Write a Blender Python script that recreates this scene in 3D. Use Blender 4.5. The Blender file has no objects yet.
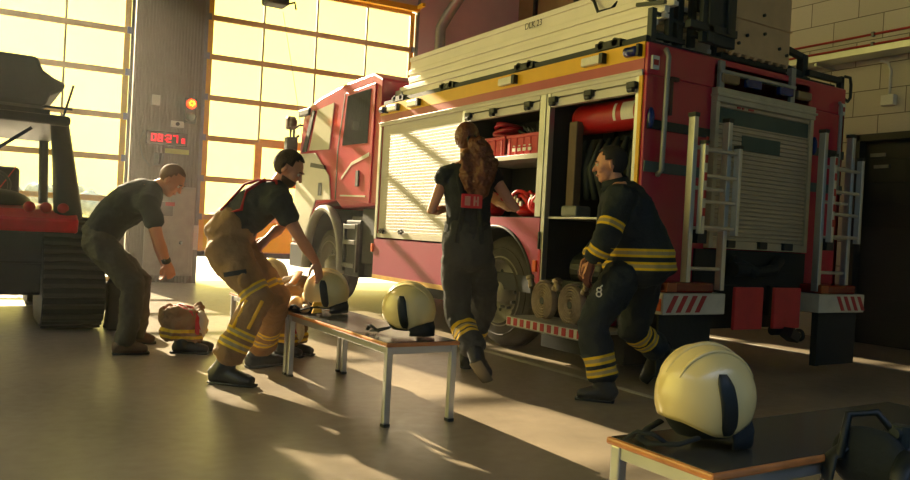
import bpy, bmesh, math, random
from mathutils import Vector as V, Matrix, noise
random.seed(7)
C = bpy.context.scene.collection
PI = math.pi
sc = bpy.context.scene
sc.view_settings.view_transform = 'Standard'
sc.view_settings.look = 'None'
sc.view_settings.gamma = 1
sc.view_settings.use_curve_mapping = False
sc.view_settings.exposure = 0.0
sc.cycles.max_bounces = 8
sc.cycles.transparent_max_bounces = 16
sc.cycles.sample_clamp_indirect = 6
sc.cycles.volume_step_rate = 4

# ------------------------------------------------------------------ camera
FPX = 780.04
PITCH, ROLL, YAW = -0.0084, 0.0536, 0.5574
CAM = V((-4.1966, -4.1793, 1.0458))
fw = V((math.sin(YAW)*math.cos(PITCH), math.cos(YAW)*math.cos(PITCH), math.sin(PITCH)))
rr = V((math.cos(YAW), -math.sin(YAW), 0)); uu = rr.cross(fw)
R2 = rr*math.cos(ROLL)+uu*math.sin(ROLL); U2 = uu*math.cos(ROLL)-rr*math.sin(ROLL)
cd = bpy.data.cameras.new('camera'); cam = bpy.data.objects.new('camera', cd); C.objects.link(cam)
cd.sensor_width = 36; cd.lens = FPX*36/910; cd.clip_start = 0.05; cd.clip_end = 500
m = Matrix((R2, U2, -fw)).transposed().to_4x4(); m.translation = CAM
cam.matrix_world = m
sc.camera = cam
def at(px, py, D): return CAM + (fw + R2*(px-455)/FPX + U2*(240-py)/FPX)*D
def depth(p): return (V(p)-CAM).dot(fw)

# ------------------------------------------------------------------ materials
def lin(c): return tuple(((x/255)/12.92 if x/255 <= .04045 else ((x/255+.055)/1.055)**2.4) for x in c)+(1,)
MT = {}
def mat(name, col, rough=.5, metal=0, var=.12, scale=8, bump=0, bscale=60, emit=0, coat=0, spec=.5):
    if name in MT: return MT[name]
    m = bpy.data.materials.new(name); m.use_nodes = True; nt = m.node_tree; N = nt.nodes; L = nt.links
    b = N['Principled BSDF']; c = lin(col)
    b.inputs['Roughness'].default_value = rough; b.inputs['Metallic'].default_value = metal
    b.inputs['Coat Weight'].default_value = coat; b.inputs['Specular IOR Level'].default_value = spec
    tc = N.new('ShaderNodeTexCoord')
    if var:
        n = N.new('ShaderNodeTexNoise'); n.inputs['Scale'].default_value = scale; n.inputs['Detail'].default_value = 4
        L.new(tc.outputs['Object'], n.inputs['Vector'])
        r = N.new('ShaderNodeValToRGB'); r.color_ramp.elements[0].position = .3; r.color_ramp.elements[1].position = .7
        r.color_ramp.elements[0].color = tuple(x*(1-var) for x in c[:3])+(1,); r.color_ramp.elements[1].color = tuple(min(1, x*(1+var)) for x in c[:3])+(1,)
        L.new(n.outputs['Fac'], r.inputs['Fac']); L.new(r.outputs['Color'], b.inputs['Base Color'])
    else: b.inputs['Base Color'].default_value = c
    if bump:
        n2 = N.new('ShaderNodeTexNoise'); n2.inputs['Scale'].default_value = bscale; n2.inputs['Detail'].default_value = 3
        L.new(tc.outputs['Object'], n2.inputs['Vector'])
        bp = N.new('ShaderNodeBump'); bp.inputs['Strength'].default_value = bump; bp.inputs['Distance'].default_value = .01
        L.new(n2.outputs['Fac'], bp.inputs['Height']); L.new(bp.outputs['Normal'], b.inputs['Normal'])
    if emit: b.inputs['Emission Color'].default_value = c; b.inputs['Emission Strength'].default_value = emit
    MT[name] = m; return m

red = mat('red_paint', (180, 0, 54), .3, 0, .05, coat=.2)
dred = mat('red_plastic', (165, 22, 22), .45)
pink = mat('pink_red_crate', (190, 40, 55), .5)
yel = mat('yellow_reflective', (225, 170, 10), .4, 0, .05)
white = mat('white_paint', (215, 212, 200), .35, 0, .04)
alu = mat('aluminium', (186, 186, 182), .32, .75, .06)
alud = mat('dull_aluminium', (150, 150, 145), .45, .5, .1)
shut = mat('shutter_aluminium', (206, 200, 184), .5, 0, .03)
shutr = mat('rear_shutter_aluminium', (186, 168, 134), .6, 0, .05)
boomm = mat('boom_cream', (238, 230, 212), .4, .1, .05, 3)
blk = mat('black_plastic', (8, 19, 21), .5)
dark = mat('dark_grey', (18, 32, 33), .6)
chas = mat('chassis_black', (5, 16, 17), .7)
rub = mat('rubber', (10, 22, 23), .75, bump=.3, bscale=30)
tyre = mat('dusty_tyre', (54, 48, 40), .8, 0, .25, 6, bump=.3, bscale=30)
grey = mat('grey_metal', (120, 122, 120), .45, .4)
dgrn = mat('dark_green_panel', (45, 72, 66), .5)
blue = mat('blue_lens', (14, 34, 100), .2)
oran = mat('orange_lens', (220, 90, 15), .3)
beige = mat('beige_box', (196, 164, 118), .6, 0, .08)
wood = mat('bench_wood', (188, 116, 58), .35, 0, .2, 14, coat=.4)
cream = mat('helmet_cream', (218, 196, 132), .28, 0, .03, coat=.5)
skin = mat('skin', (196, 138, 108), .55, 0, .06, 12)
skinw = mat('skin_tan', (190, 128, 92), .55, 0, .06, 12)
hairb = mat('short_brown_hair', (52, 36, 26), .8, bump=.8, bscale=120)
hairs = mat('shaved_hair', (120, 88, 66), .8, bump=.4, bscale=150)
haira = mat('auburn_hair', (104, 56, 28), .5, bump=.9, bscale=60)
navy = mat('navy_cloth', (10, 22, 32), .85, bump=.3)
navyj = mat('turnout_navy', (6, 23, 32), .8, bump=.4)
blackc = mat('black_shirt', (8, 20, 25), .85, bump=.3)
khaki = mat('tan_turnout', (134, 100, 58), .8, 0, .15, bump=.4)
olive = mat('dark_olive_trousers', (50, 48, 38), .85, 0, .2, bump=.3)
boot = mat('black_boot', (8, 17, 19), .45)
bootb = mat('brown_boot', (74, 52, 36), .7)
glass = None
def thin_glass(name, col=(255, 255, 255), mixf=.07):
    m = bpy.data.materials.new(name); m.use_nodes = True; nt = m.node_tree; nt.nodes.clear()
    o = nt.nodes.new('ShaderNodeOutputMaterial'); mx = nt.nodes.new('ShaderNodeMixShader')
    t = nt.nodes.new('ShaderNodeBsdfTransparent'); g = nt.nodes.new('ShaderNodeBsdfGlossy')
    t.inputs[0].default_value = lin(col); g.inputs['Roughness'].default_value = .08
    mx.inputs[0].default_value = mixf
    nt.links.new(t.outputs[0], mx.inputs[1]); nt.links.new(g.outputs[0], mx.inputs[2]); nt.links.new(mx.outputs[0], o.inputs[0])
    return m
pane = thin_glass('door_pane_glass')
cabglass = thin_glass('cab_glass', (150, 165, 165), .25)

# ------------------------------------------------------------------ geometry helpers
def nb(): return bmesh.new()
def box(bm, x0, x1, y0, y1, z0, z1, mi=0, M=None):
    vs = [bm.verts.new(V(p) if M is None else M @ V(p)) for p in
          ((x0,y0,z0),(x1,y0,z0),(x1,y1,z0),(x0,y1,z0),(x0,y0,z1),(x1,y0,z1),(x1,y1,z1),(x0,y1,z1))]
    for f in ((0,3,2,1),(4,5,6,7),(0,1,5,4),(1,2,6,5),(2,3,7,6),(3,0,4,7)):
        bm.faces.new([vs[i] for i in f]).material_index = mi
def bar(bm, a, b, w, h, mi=0, up=(0,0,1)):
    a, b = V(a), V(b); d = (b-a); Ln = d.length; d.normalize(); s = d.cross(V(up))
    if s.length < 1e-4: s = d.cross(V((1,0,0)))
    s.normalize(); u = s.cross(d)
    M = Matrix((s, d, u)).transposed().to_4x4(); M.translation = a
    box(bm, -w/2, w/2, 0, Ln, -h/2, h/2, mi, M)
def tube(bm, pts, rad, n=12, ref=None, mi=0, cap=True, closed=False):
    pts = [V(p) for p in pts]; K = len(pts)
    if not isinstance(rad, (list, tuple)) or (isinstance(rad, tuple) and len(rad) == 2 and K != 2): rad = [rad]*K
    rad = [(r, r) if not isinstance(r, (tuple, list)) else r for r in rad]
    rings = []; X = V(ref) if ref is not None else None; prevx = None
    if cap and not closed:
        d0 = (pts[0]-pts[1]).normalized(); d1 = (pts[-1]-pts[-2]).normalized()
        r0 = min(rad[0]); r1 = min(rad[-1])
        pts = [pts[0]+d0*r0*.38] + pts + [pts[-1]+d1*r1*.38]
        rad = [(rad[0][0]*.6, rad[0][1]*.6)] + list(rad) + [(rad[-1][0]*.6, rad[-1][1]*.6)]
        K += 2
    for i, p in enumerate(pts):
        if closed: d = pts[(i+1) % K]-pts[i-1]
        else: d = pts[min(i+1, K-1)]-pts[max(i-1, 0)]
        d.normalize()
        if X is not None: x = X-d*X.dot(d)
        elif prevx is not None: x = prevx-d*prevx.dot(d)
        else:
            x = V((0,0,1)).cross(d)
            if x.length < .1: x = V((1,0,0)).cross(d)
        if x.length < 1e-5: x = V((1,0,0))
        x.normalize(); prevx = x; y = d.cross(x)
        rings.append([bm.verts.new(p+x*(math.cos(2*PI*j/n)*rad[i][0])+y*(math.sin(2*PI*j/n)*rad[i][1])) for j in range(n)])
    for i in range(K if closed else K-1):
        A, B = rings[i], rings[(i+1) % K]
        for j in range(n):
            bm.faces.new((A[j], A[(j+1) % n], B[(j+1) % n], B[j])).material_index = mi
    if not closed:
        bm.faces.new(rings[0][::-1]).material_index = mi; bm.faces.new(rings[-1]).material_index = mi
def ell(bm, c, r, M=None, n=16, mi=0):
    if not isinstance(r, (tuple, list)): r = (r, r, r)
    T = Matrix.Translation(V(c)) @ (M.to_4x4() if M is not None else Matrix.Identity(4)) @ Matrix.Diagonal((*r, 1))
    g = bmesh.ops.create_uvsphere(bm, u_segments=n, v_segments=max(6, n*2//3), radius=1, matrix=T)
    for v in g['verts']:
        for f in v.link_faces: f.material_index = mi
def cyl(bm, a, b, r, n=20, mi=0, r2=None):
    a, b = V(a), V(b); d = b-a; L = d.length
    q = V((0,0,1)).rotation_difference(d.normalized()).to_matrix().to_4x4(); q.translation = (a+b)/2
    g = bmesh.ops.create_cone(bm, cap_ends=True, segments=n, radius1=r, radius2=r if r2 is None else r2, depth=L, matrix=q)
    for v in g['verts']:
        for f in v.link_faces: f.material_index = mi
def torus(bm, c, axis, R, r, n=32, k=10, mi=0):
    axis = V(axis).normalized(); x = axis.orthogonal().normalized(); y = axis.cross(x)
    tube(bm, [V(c)+x*math.cos(2*PI*i/n)*R+y*math.sin(2*PI*i/n)*R for i in range(n)], [r]*n, k, ref=None if 0 else axis, mi=mi, cap=False, closed=True)
def prism(bm, poly, a, axis, t, mi=0):
    """polygon of (u,v) extruded t along axis ('x': u=y v=z, 'y': u=x v=z, 'z': u=x v=y) from a"""
    def P(u, v, w): return V((w,u,v)) if axis == 'x' else (V((u,w,v)) if axis == 'y' else V((u,v,w)))
    A = [bm.verts.new(P(u,v,a)) for u,v in poly]; B = [bm.verts.new(P(u,v,a+t)) for u,v in poly]
    n = len(poly)
    bm.faces.new(A).material_index = mi; bm.faces.new(B[::-1]).material_index = mi
    for i in range(n): bm.faces.new((A[i], B[i], B[(i+1)%n], A[(i+1)%n])).material_index = mi
def lathe(bm, prof, c, axis, n=32, mi=0):
    """prof [(along, radius)]"""
    axis = V(axis).normalized(); x = axis.orthogonal().normalized(); y = axis.cross(x); c = V(c); R = []
    for a, r in prof: R.append([bm.verts.new(c+axis*a+(x*math.cos(2*PI*j/n)+y*math.sin(2*PI*j/n))*max(r, .0005)) for j in range(n)])
    for i in range(len(R)-1):
        for j in range(n): bm.faces.new((R[i][j], R[i][(j+1)%n], R[i+1][(j+1)%n], R[i+1][j])).material_index = mi
def wloc(o):
    l = V((0,0,0))
    while o is not None: l += o.location; o = o.parent
    return l
SPLIT = {'locker_frame', 'dark_band_strip', 'grey_band_strip', 'rear_catch', 'shutter_catch', 'wheel_nut', 'bolt', 'bracket', 'clip', 'crate_label', 'dark_lining', 'glove', 'red_lamp', 'red_seat_belt', 'red_mark', 'door_hinge', 'digit', 'red_lettering', 'red_chevron', 'rolled_shutter', 'door_mullion', 'strap_buckle', 'green_panel'}
def islands(bm, gap=.006):
    left = set(bm.verts); comps = []
    while left:
        st = [left.pop()]; comp = [st[0]]
        while st:
            v = st.pop()
            for e in v.link_edges:
                w = e.other_vert(v)
                if w in left: left.remove(w); st.append(w); comp.append(w)
        lo = [min(v.co[i] for v in comp)-gap for i in range(3)]; hi = [max(v.co[i] for v in comp)+gap for i in range(3)]
        comps.append([comp, lo, hi])
    i = 0
    while i < len(comps):
        j = i+1; hit = False
        while j < len(comps):
            if all(comps[i][1][k] <= comps[j][2][k] and comps[j][1][k] <= comps[i][2][k] for k in range(3)):
                a, b_ = comps[i], comps.pop(j); a[0] += b_[0]; a[1] = [min(x, y) for x, y in zip(a[1], b_[1])]; a[2] = [max(x, y) for x, y in zip(a[2], b_[2])]; hit = True; j = i+1
            else: j += 1
        i += 1
    return [c[0] for c in comps]
def make(name, bm, mats, *a, **k):
    if name in SPLIT:
        cs = islands(bm)
        if len(cs) > 1:
            res = []
            for c in cs:
                nb2 = bmesh.new(); mp = {v: nb2.verts.new(v.co) for v in c}; fs = {f for v in c for f in v.link_faces}
                for f in fs: nb2.faces.new([mp[v] for v in f.verts]).material_index = f.material_index
                res.append(make1(name, nb2, mats, *a, **k))
            bm.free(); return res[0]
    return make1(name, bm, mats, *a, **k)
def make1(name, bm, mats, parent=None, smooth=False, bevel=0, label=None, cat=None, group=None, kind=None, wrinkle=0, wf=6, voxel=0, sm=4, fix=True):
    me = bpy.data.meshes.new(name)
    if fix: bmesh.ops.recalc_face_normals(bm, faces=bm.faces)
    bm.to_mesh(me); bm.free()
    for x in (mats if isinstance(mats, (list, tuple)) else [mats]): me.materials.append(x)
    if voxel:
        t = bpy.data.objects.new('tmp', me); C.objects.link(t)
        r = t.modifiers.new('r', 'REMESH'); r.mode = 'VOXEL'; r.voxel_size = voxel; r.use_smooth_shade = True
        s = t.modifiers.new('s', 'SMOOTH'); s.factor = .5; s.iterations = sm
        dg = bpy.context.evaluated_depsgraph_get(); me2 = bpy.data.meshes.new_from_object(t.evaluated_get(dg))
        bpy.data.objects.remove(t); me = me2; me.name = name; smooth = True
    if wrinkle:
        ns = [v.normal.copy() for v in me.vertices]
        for v, n in zip(me.vertices, ns):
            p = v.co*wf
            v.co += n*(wrinkle*(noise.noise(V((p.x, p.y, p.z*.6)))+.5*noise.noise(p*2.3)+.35*abs(noise.noise(p*4.7))))
    if smooth:
        for p in me.polygons: p.use_smooth = True
    o = bpy.data.objects.new(name, me); C.objects.link(o)
    if parent is not None:
        o.parent = parent; me.transform(Matrix.Translation(-wloc(parent)))
    else:
        co = [v.co for v in me.vertices]
        b = V(((min(c.x for c in co)+max(c.x for c in co))/2, (min(c.y for c in co)+max(c.y for c in co))/2, min(c.z for c in co)))
        me.transform(Matrix.Translation(-b)); o.location = b
    if bevel:
        bv = o.modifiers.new('bevel', 'BEVEL'); bv.width = bevel; bv.segments = 2; bv.limit_method = 'ANGLE'; bv.angle_limit = .7
    setp(o, label, cat, group, kind); return o
def setp(o, label=None, cat=None, group=None, kind=None):
    for k, v in (('label', label), ('category', cat), ('group', group), ('kind', kind)):
        if v: o[k] = v
def thing(name, loc, label, cat, group=None):
    o = bpy.data.objects.new(name, None); C.objects.link(o); o.location = V(loc); o.empty_display_size = .1
    setp(o, label, cat, group); return o
def copy_tree(o, parent=None):
    c = o.copy(); C.objects.link(c); c.parent = parent
    for ch in list(o.children): copy_tree(ch, c)
    return c
def struct(name, bm, mats, parent=None, **k): return make(name, bm, mats, parent, kind='structure', **k)

# ------------------------------------------------------------------ setting
WA = -0.0974
WO = V((-0.99, 8.965, 0)); WS = V((math.cos(WA), math.sin(WA), 0)); WN = V((-math.sin(WA), math.cos(WA), 0))
WM = Matrix((WS, WN, V((0,0,1)))).transposed().to_4x4(); WM.translation = WO     # s, n(outward), z

def floor_mat():
    m = bpy.data.materials.new('epoxy_floor'); m.use_nodes = True; nt = m.node_tree; N = nt.nodes; L = nt.links; b = N['Principled BSDF']
    tc = N.new('ShaderNodeTexCoord'); n = N.new('ShaderNodeTexNoise'); n.inputs['Scale'].default_value = .9; n.inputs['Detail'].default_value = 8; n.inputs['Roughness'].default_value = .65
    L.new(tc.outputs['Object'], n.inputs['Vector'])
    r = N.new('ShaderNodeValToRGB'); r.color_ramp.elements[0].position = .3; r.color_ramp.elements[1].position = .75
    r.color_ramp.elements[0].color = lin((112, 102, 86)); r.color_ramp.elements[1].color = lin((150, 136, 114))
    L.new(n.outputs['Fac'], r.inputs['Fac']); L.new(r.outputs['Color'], b.inputs['Base Color'])
    n2 = N.new('ShaderNodeTexNoise'); n2.inputs['Scale'].default_value = 14; n2.inputs['Detail'].default_value = 8
    L.new(tc.outputs['Object'], n2.inputs['Vector'])
    mr = N.new('ShaderNodeMapRange'); mr.inputs['To Min'].default_value = .24; mr.inputs['To Max'].default_value = .46
    L.new(n2.outputs['Fac'], mr.inputs['Value']); L.new(mr.outputs['Result'], b.inputs['Roughness'])
    bp = N.new('ShaderNodeBump'); bp.inputs['Strength'].default_value = .12; bp.inputs['Distance'].default_value = .01
    L.new(n2.outputs['Fac'], bp.inputs['Height']); L.new(bp.outputs['Normal'], b.inputs['Normal'])
    return m
b = nb(); box(b, -9, 5.1, -8, 9.6, -.2, 0); struct('floor', b, floor_mat())
linem = mat('worn_line_and_sun_strip', (190, 186, 172), .5, 0, .25, 3)
b = nb(); box(b, -.225, -.16, -5, 8.2, 0, .002); struct('floor_line_1', b, linem)
b = nb(); box(b, 3.14, 3.2, -5, 8.2, 0, .002); struct('floor_sun_strip', b, linem)  # pale strip painted in place of sunlight on the floor beside the truck
ceilm = mat('ceiling_grey', (104, 102, 98), .9)
b = nb(); box(b, -9, 5.1, -8, 9.6, 6.6, 6.8); struct('ceiling', b, ceilm)

def block_mat():
    m = bpy.data.materials.new('concrete_block'); m.use_nodes = True; nt = m.node_tree; N = nt.nodes; L = nt.links; b = N['Principled BSDF']
    tc = N.new('ShaderNodeTexCoord'); sx = N.new('ShaderNodeSeparateXYZ'); cx = N.new('ShaderNodeCombineXYZ')
    L.new(tc.outputs['Object'], sx.inputs[0]); L.new(sx.outputs['Y'], cx.inputs['X']); L.new(sx.outputs['Z'], cx.inputs['Y'])
    br = N.new('ShaderNodeTexBrick'); br.inputs['Scale'].default_value = 1; br.inputs['Mortar Size'].default_value = .006
    br.inputs['Brick Width'].default_value = .62; br.inputs['Row Height'].default_value = .3; br.inputs['Mortar Smooth'].default_value = .3
    br.inputs['Color1'].default_value = lin((204, 196, 176)); br.inputs['Color2'].default_value = lin((192, 184, 164)); br.inputs['Mortar'].default_value = lin((112, 102, 86))
    L.new(cx.outputs[0], br.inputs['Vector']); L.new(br.outputs['Color'], b.inputs['Base Color'])
    n = N.new('ShaderNodeTexNoise'); n.inputs['Scale'].default_value = 40; L.new(tc.outputs['Object'], n.inputs['Vector'])
    mx = N.new('ShaderNodeMath'); mx.operation = 'MULTIPLY_ADD'; mx.inputs[1].default_value = -.8
    L.new(br.outputs['Fac'], mx.inputs[0]); L.new(n.outputs['Fac'], mx.inputs[2])
    bp = N.new('ShaderNodeBump'); bp.inputs['Strength'].default_value = .5; bp.inputs['Distance'].default_value = .01
    L.new(mx.outputs[0], bp.inputs['Height']); L.new(bp.outputs['Normal'], b.inputs['Normal']); b.inputs['Roughness'].default_value = .9
    return m
XR = 4.777
b = nb()      # right wall with a doorway and two high windows
for y0, y1, z0, z1 in ((-8,-1.6,0,6.6),(-1.6,1.25,2.43,6.6),(1.25,9.4,0,5.0),(1.25,9.4,6.2,6.6),(1.25,5.4,5.0,6.2),(9.05,9.4,5.0,6.2)):
    box(b, XR, XR+.3, y0, y1, z0, z1)
struct('wall_right', b, block_mat())
w2 = thing('window_1', (XR+.15, 7.2, 5.0), None, None); w2['kind'] = 'structure'
b = nb()
dkf = mat('dark_green_frame', (22, 38, 36), .5)
for y in (5.43, 6.63, 7.83, 9.0): box(b, XR+.02, XR+.12, y-.05, y+.05, 5.0, 6.2)
box(b, XR+.02, XR+.12, 5.4, 9.05, 5.0, 5.08); box(b, XR+.02, XR+.12, 5.4, 9.05, 6.12, 6.2)
struct('window_frame', b, dkf, w2)
b = nb(); box(b, XR+.06, XR+.075, 5.45, 9.0, 5.05, 6.15); struct('window_panes', b, mat('frosted_window', (150, 128, 80), .5, 0, .1), w2)
d3 = thing('door_3', (XR+.1, -.2, 0), None, None); d3['kind'] = 'structure'
b = nb(); box(b, XR+.12, XR+.2, -1.6, 1.25, 0, 2.43)
for i in range(9): box(b, XR+.11, XR+.12, -1.6, 1.25, .03+i*.27, .28+i*.27)
struct('door_panel', b, mat('dark_green_door', (3, 22, 22), .55), d3)
b = nb(); box(b, XR-.02, XR+.12, 1.2, 1.3, 0, 2.48); box(b, XR-.02, XR+.12, -1.6, 1.3, 2.4, 2.48); struct('door_frame', b, mat('black_door_frame', (12, 18, 19), .5), d3)
b = nb(); box(b, XR+.09, XR+.11, .95, 1.13, 2.22, 2.26); box(b, XR+.09, XR+.11, .9, 1.08, 2.08, 2.12); struct('door_hinge', b, grey, d3)

# front wall: corrugated pillar between the doors, plain wall right of door 2
pil = mat('beige_cladding', (128, 120, 110), .6, 0, .08, 2)
pil2 = mat('brown_wall', (232, 208, 196), .7, 0, .08, 2)
b = nb()
n = 22; s0, s1 = -1.1, -.02
pr = []
for i in range(n):
    a = s0+(s1-s0)*i/n; w = (s1-s0)/n
    pr += [(a, 0), (a+w*.4, 0), (a+w*.5, -.018), (a+w*.9, -.018)]
pr.append((s1, 0))
poly = pr + [(s1, .3), (s0, .3)]
A = [b.verts.new(WM @ V((u, v, 0))) for u, v in poly]; B = [b.verts.new(WM @ V((u, v, 6.6))) for u, v in poly]
for i in range(len(poly)): b.faces.new((A[i], A[(i+1) % len(poly)], B[(i+1) % len(poly)], B[i]))
struct('wall_front_pillar', b, pil)
b = nb()
box(b, 3.72, 5.9, 0, .3, 0, 6.6, 0, WM); box(b, -.02, 3.72, 0, .3, 5.2, 6.6, 0, WM)
struct('wall_front', b, pil2)
b = nb(); box(b, -8.2, -4.9, 0, .3, 0, 6.6, 0, WM); box(b, -4.9, -1.1, 0, .3, 5.2, 6.6, 0, WM); struct('wall_front_left', b, pil)

dfr = mat('door_yellow_paint', (236, 188, 8), .45, 0, .08); drail = mat('door_rail_ochre', (205, 168, 84), .5, 0, .12)
dmul = mat('door_mullion', (150, 140, 112), .5); hw = mat('galvanised', (140, 140, 135), .4, .6)
trans = bpy.data.materials.new('translucent_yellow_panel'); trans.use_nodes = True; _n = trans.node_tree; _n.nodes.clear()
_o = _n.nodes.new('ShaderNodeOutputMaterial'); _m = _n.nodes.new('ShaderNodeMixShader'); _d = _n.nodes.new('ShaderNodeBsdfDiffuse'); _t = _n.nodes.new('ShaderNodeBsdfTranslucent')
_d.inputs[0].default_value = lin((230, 196, 10)); _t.inputs[0].default_value = lin((196, 186, 10)); _m.inputs[0].default_value = .16
_n.links.new(_d.outputs[0], _m.inputs[1]); _n.links.new(_t.outputs[0], _m.inputs[2]); _n.links.new(_m.outputs[0], _o.inputs[0])
def sect_door(name, s0, rails, solid=None, wicket=False):
    d = thing(name, WM @ V((s0+1.84, .1, 0)), None, None); d['kind'] = 'structure'
    b = nb(); N0, N1 = .06, .12
    box(b, s0, s0+.09, N0, N1, rails[0], rails[-1], 0, WM); box(b, s0+3.59, s0+3.68, N0, N1, rails[0], rails[-1], 0, WM)
    struct('door_frame', b, dfr, d)
    for i, z in enumerate(rails):
        b = nb(); box(b, s0+.06, s0+3.62, N0, N1, z-.045, z+.045, 0, WM); struct('door_rail', b, drail, d, bevel=.004)
    b = nb()
    for k in (1, 2, 3): box(b, s0+.92*k-.016, s0+.92*k+.016, N0+.01, N1-.01, rails[1 if solid else 0], rails[-1], 0, WM)
    struct('door_mullion', b, dmul, d)
    b = nb(); box(b, s0+.05, s0+3.63, .088, .094, rails[1 if solid else 0], rails[-1], 0, WM); struct('door_panes', b, pane, d)
    if solid:
        b = nb(); box(b, s0+.05, s0+3.63, .07, .11, rails[0], rails[1], 0, WM); struct('door_lower_panel', b, trans, d)
        b = nb(); box(b, s0, s0+3.68, .055, .125, rails[0]-.06, rails[0]+.03, 0, WM); struct('door_seal', b, dark, d)
    for z in rails[1:-1]:
        b = nb(); box(b, s0-.02, s0+.05, .02, .065, z-.05, z+.05, 0, WM); cyl(b, WM @ V((s0-.02, .04, z)), WM @ V((s0-.07, .04, z)), .022); box(b, s0+3.63, s0+3.7, .02, .065, z-.05, z+.05, 0, WM); struct('door_hinge', b, hw, d)
    if wicket:
        b = nb(); a, c = s0+.92, s0+1.84
        for x in (a, c): box(b, x-.06, x+.06, .03, .125, rails[0], rails[3], 0, WM)
        box(b, a, c, .03, .125, rails[3]-.07, rails[3]+.07, 0, WM); box(b, a, c, .03, .125, rails[2]-.06, rails[2]+.06, 0, WM)
        struct('wicket_door_frame', b, dfr, d, bevel=.004)
    return d
sect_door('door_1', -4.85, [-.0+.03, .64, 1.3, 1.957, 2.617, 3.317, 3.98, 4.65, 5.15])
sect_door('door_2', 0, [.5, 1.1, 1.734, 2.41, 3.08, 3.757, 4.405, 5.09], True, True)
def trk(name, s0):
    b = nb()
    for s in (s0-.03, s0+3.71):
        box(b, s-.025, s+.025, -.02, .05, 0, 5.1, 0, WM)
        tube(b, [WM @ V(p) for p in ((s,0,5.1),(s,-.05,5.35),(s,-.2,5.5),(s,-.45,5.55),(s,-3,5.6))], .025, 8)
    return struct(name, b, hw)
trk('trim_1', -4.85); trk('trim_2', 0)
b = nb(); box(b, 0, 3.72, -.06, .02, 5.1, 5.2, 0, WM); box(b, 0, 3.72, -.32, -.26, 5.5, 5.56, 0, WM); box(b, 0, .06, -.3, 0, 5.12, 5.18, 0, WM); box(b, 3.66, 3.72, -.3, 0, 5.14, 5.2, 0, WM)
struct('trim_3', b, dfr)
# exhaust duct on the front wall
b = nb(); tube(b, [WM @ V(p) for p in ((4.12,-.14,2.2),(4.12,-.14,4.6),(4.12,-.14,4.85),(4.2,-.3,5.1),(4.3,-.6,5.4),(4.3,-1.4,5.9))], .1, 14)
make('exhaust_duct', b, alud, smooth=True, label='fat pale duct pipe rising up the brown wall beside the big door', cat='duct')

# ------------------------------------------------------------------ pillar fittings
def wbox(name, s0, s1, z0, z1, dep, m, label, cat, bevel=.006):
    b = nb(); box(b, s0, s1, -.02-dep, -.015, z0, z1, 0, WM); return make(name, b, m, bevel=bevel, label=label, cat=cat)
def S(x): return (x+.99)/.9953
t = thing('traffic_light', WM @ V((S(-1.22), -.08, 2.62)), 'red signal lamp glowing on a dark housing on the pillar', 'signal lamp')
b = nb(); box(b, S(-1.31), S(-1.13), -.14, -.018, 2.60, 3.0, 0, WM); make('housing', b, dark, t, bevel=.01)
b = nb()
for z, r in ((2.9, .075), (2.7, .075)): cyl(b, WM @ V((S(-1.22), -.14, z)), WM @ V((S(-1.22), -.2, z)), r+.012, 20, 0)
make('hood', b, dark, t)
redglow = mat('red_glow', (255, 40, 10), .4, emit=9, var=0); amb = mat('amber_glow', (255, 150, 30), .4, emit=10, var=0)
b = nb(); ell(b, WM @ V((S(-1.22), -.19, 2.9)), .078); make('red_lens', b, redglow, t, smooth=True)
b = nb()
for k in range(7): ell(b, WM @ V((S(-1.22)+.035*math.cos(k), -.262, 2.9+.035*math.sin(k))), .012, n=8)
make('amber_leds', b, amb, t, smooth=True)
b = nb(); ell(b, WM @ V((S(-1.22), -.19, 2.7)), .07); make('unlit_lens', b, dgrn, t, smooth=True)
t = thing('digital_display', WM @ V((S(-1.55), -.05, 2.2)), 'dark wall display with glowing red digits on the pillar', 'display')
b = nb(); box(b, S(-1.86), S(-1.24), -.09, -.018, 2.215, 2.425, 0, WM); make('display_case', b, mat('display_case', (34, 18, 20), .5), t, bevel=.008)
digm = mat('red_digits', (255, 20, 50), .4, emit=1.6, var=0)
b = nb()
SEG = {'0': 'abcdef', '1': 'bc', '7': 'abc', '8': 'abcdefg', '5': 'afgcd', '2': 'abged'}
def digit(b, ch, s, z, w, h):
    tt = .018; n0 = -.094
    g = {'a': (0,w,h-tt,h), 'b': (w-tt,w,h/2,h), 'c': (w-tt,w,0,h/2), 'd': (0,w,0,tt), 'e': (0,tt,0,h/2), 'f': (0,tt,h/2,h), 'g': (0,w,h/2-tt/2,h/2+tt/2)}
    for k in SEG[ch]:
        x0, x1, z0, z1 = g[k]; box(b, s+x0, s+x1, n0-.004, n0+.006, z+z0, z+z1, 0, WM)
for i, ch in enumerate('0827'): digit(b, ch, S(-1.79)+i*.1+(.03 if i > 1 else 0), 2.26, .075, .12)
for z in (2.29, 2.35): box(b, S(-1.585), S(-1.57), -.098, -.088, z, z+.018, 0, WM)
digit(b, '5', S(-1.33), 2.26, .05, .08)
make('digit', b, digm, t)
wbox('small_sign', S(-1.57), S(-1.2), 2.09, 2.17, .012, mat('pale_green_sign', (196, 204, 120), .5), 'small pale green strip sign under the digital display', 'sign')
wbox('white_sensor_box', S(-1.8), S(-1.68), 2.84, 3.0, .05, white, 'small white box high on the pillar', 'box')
t = thing('wall_socket', WM @ V((S(-1.42), -.03, 2.5)), 'white wall socket with a black plug below the signal lamp', 'socket')
b = nb(); box(b, S(-1.5), S(-1.3), -.05, -.018, 2.52, 2.62, 0, WM); make('plate', b, white, t, bevel=.006)
b = nb(); cyl(b, WM @ V((S(-1.4), -.05, 2.57)), WM @ V((S(-1.4), -.09, 2.57)), .03); make('plug', b, blk, t)
t = thing('wall_phone', WM @ V((S(-1.66), -.05, 1.85)), 'grey wall phone with dangling cable on the pillar', 'phone')
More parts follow.
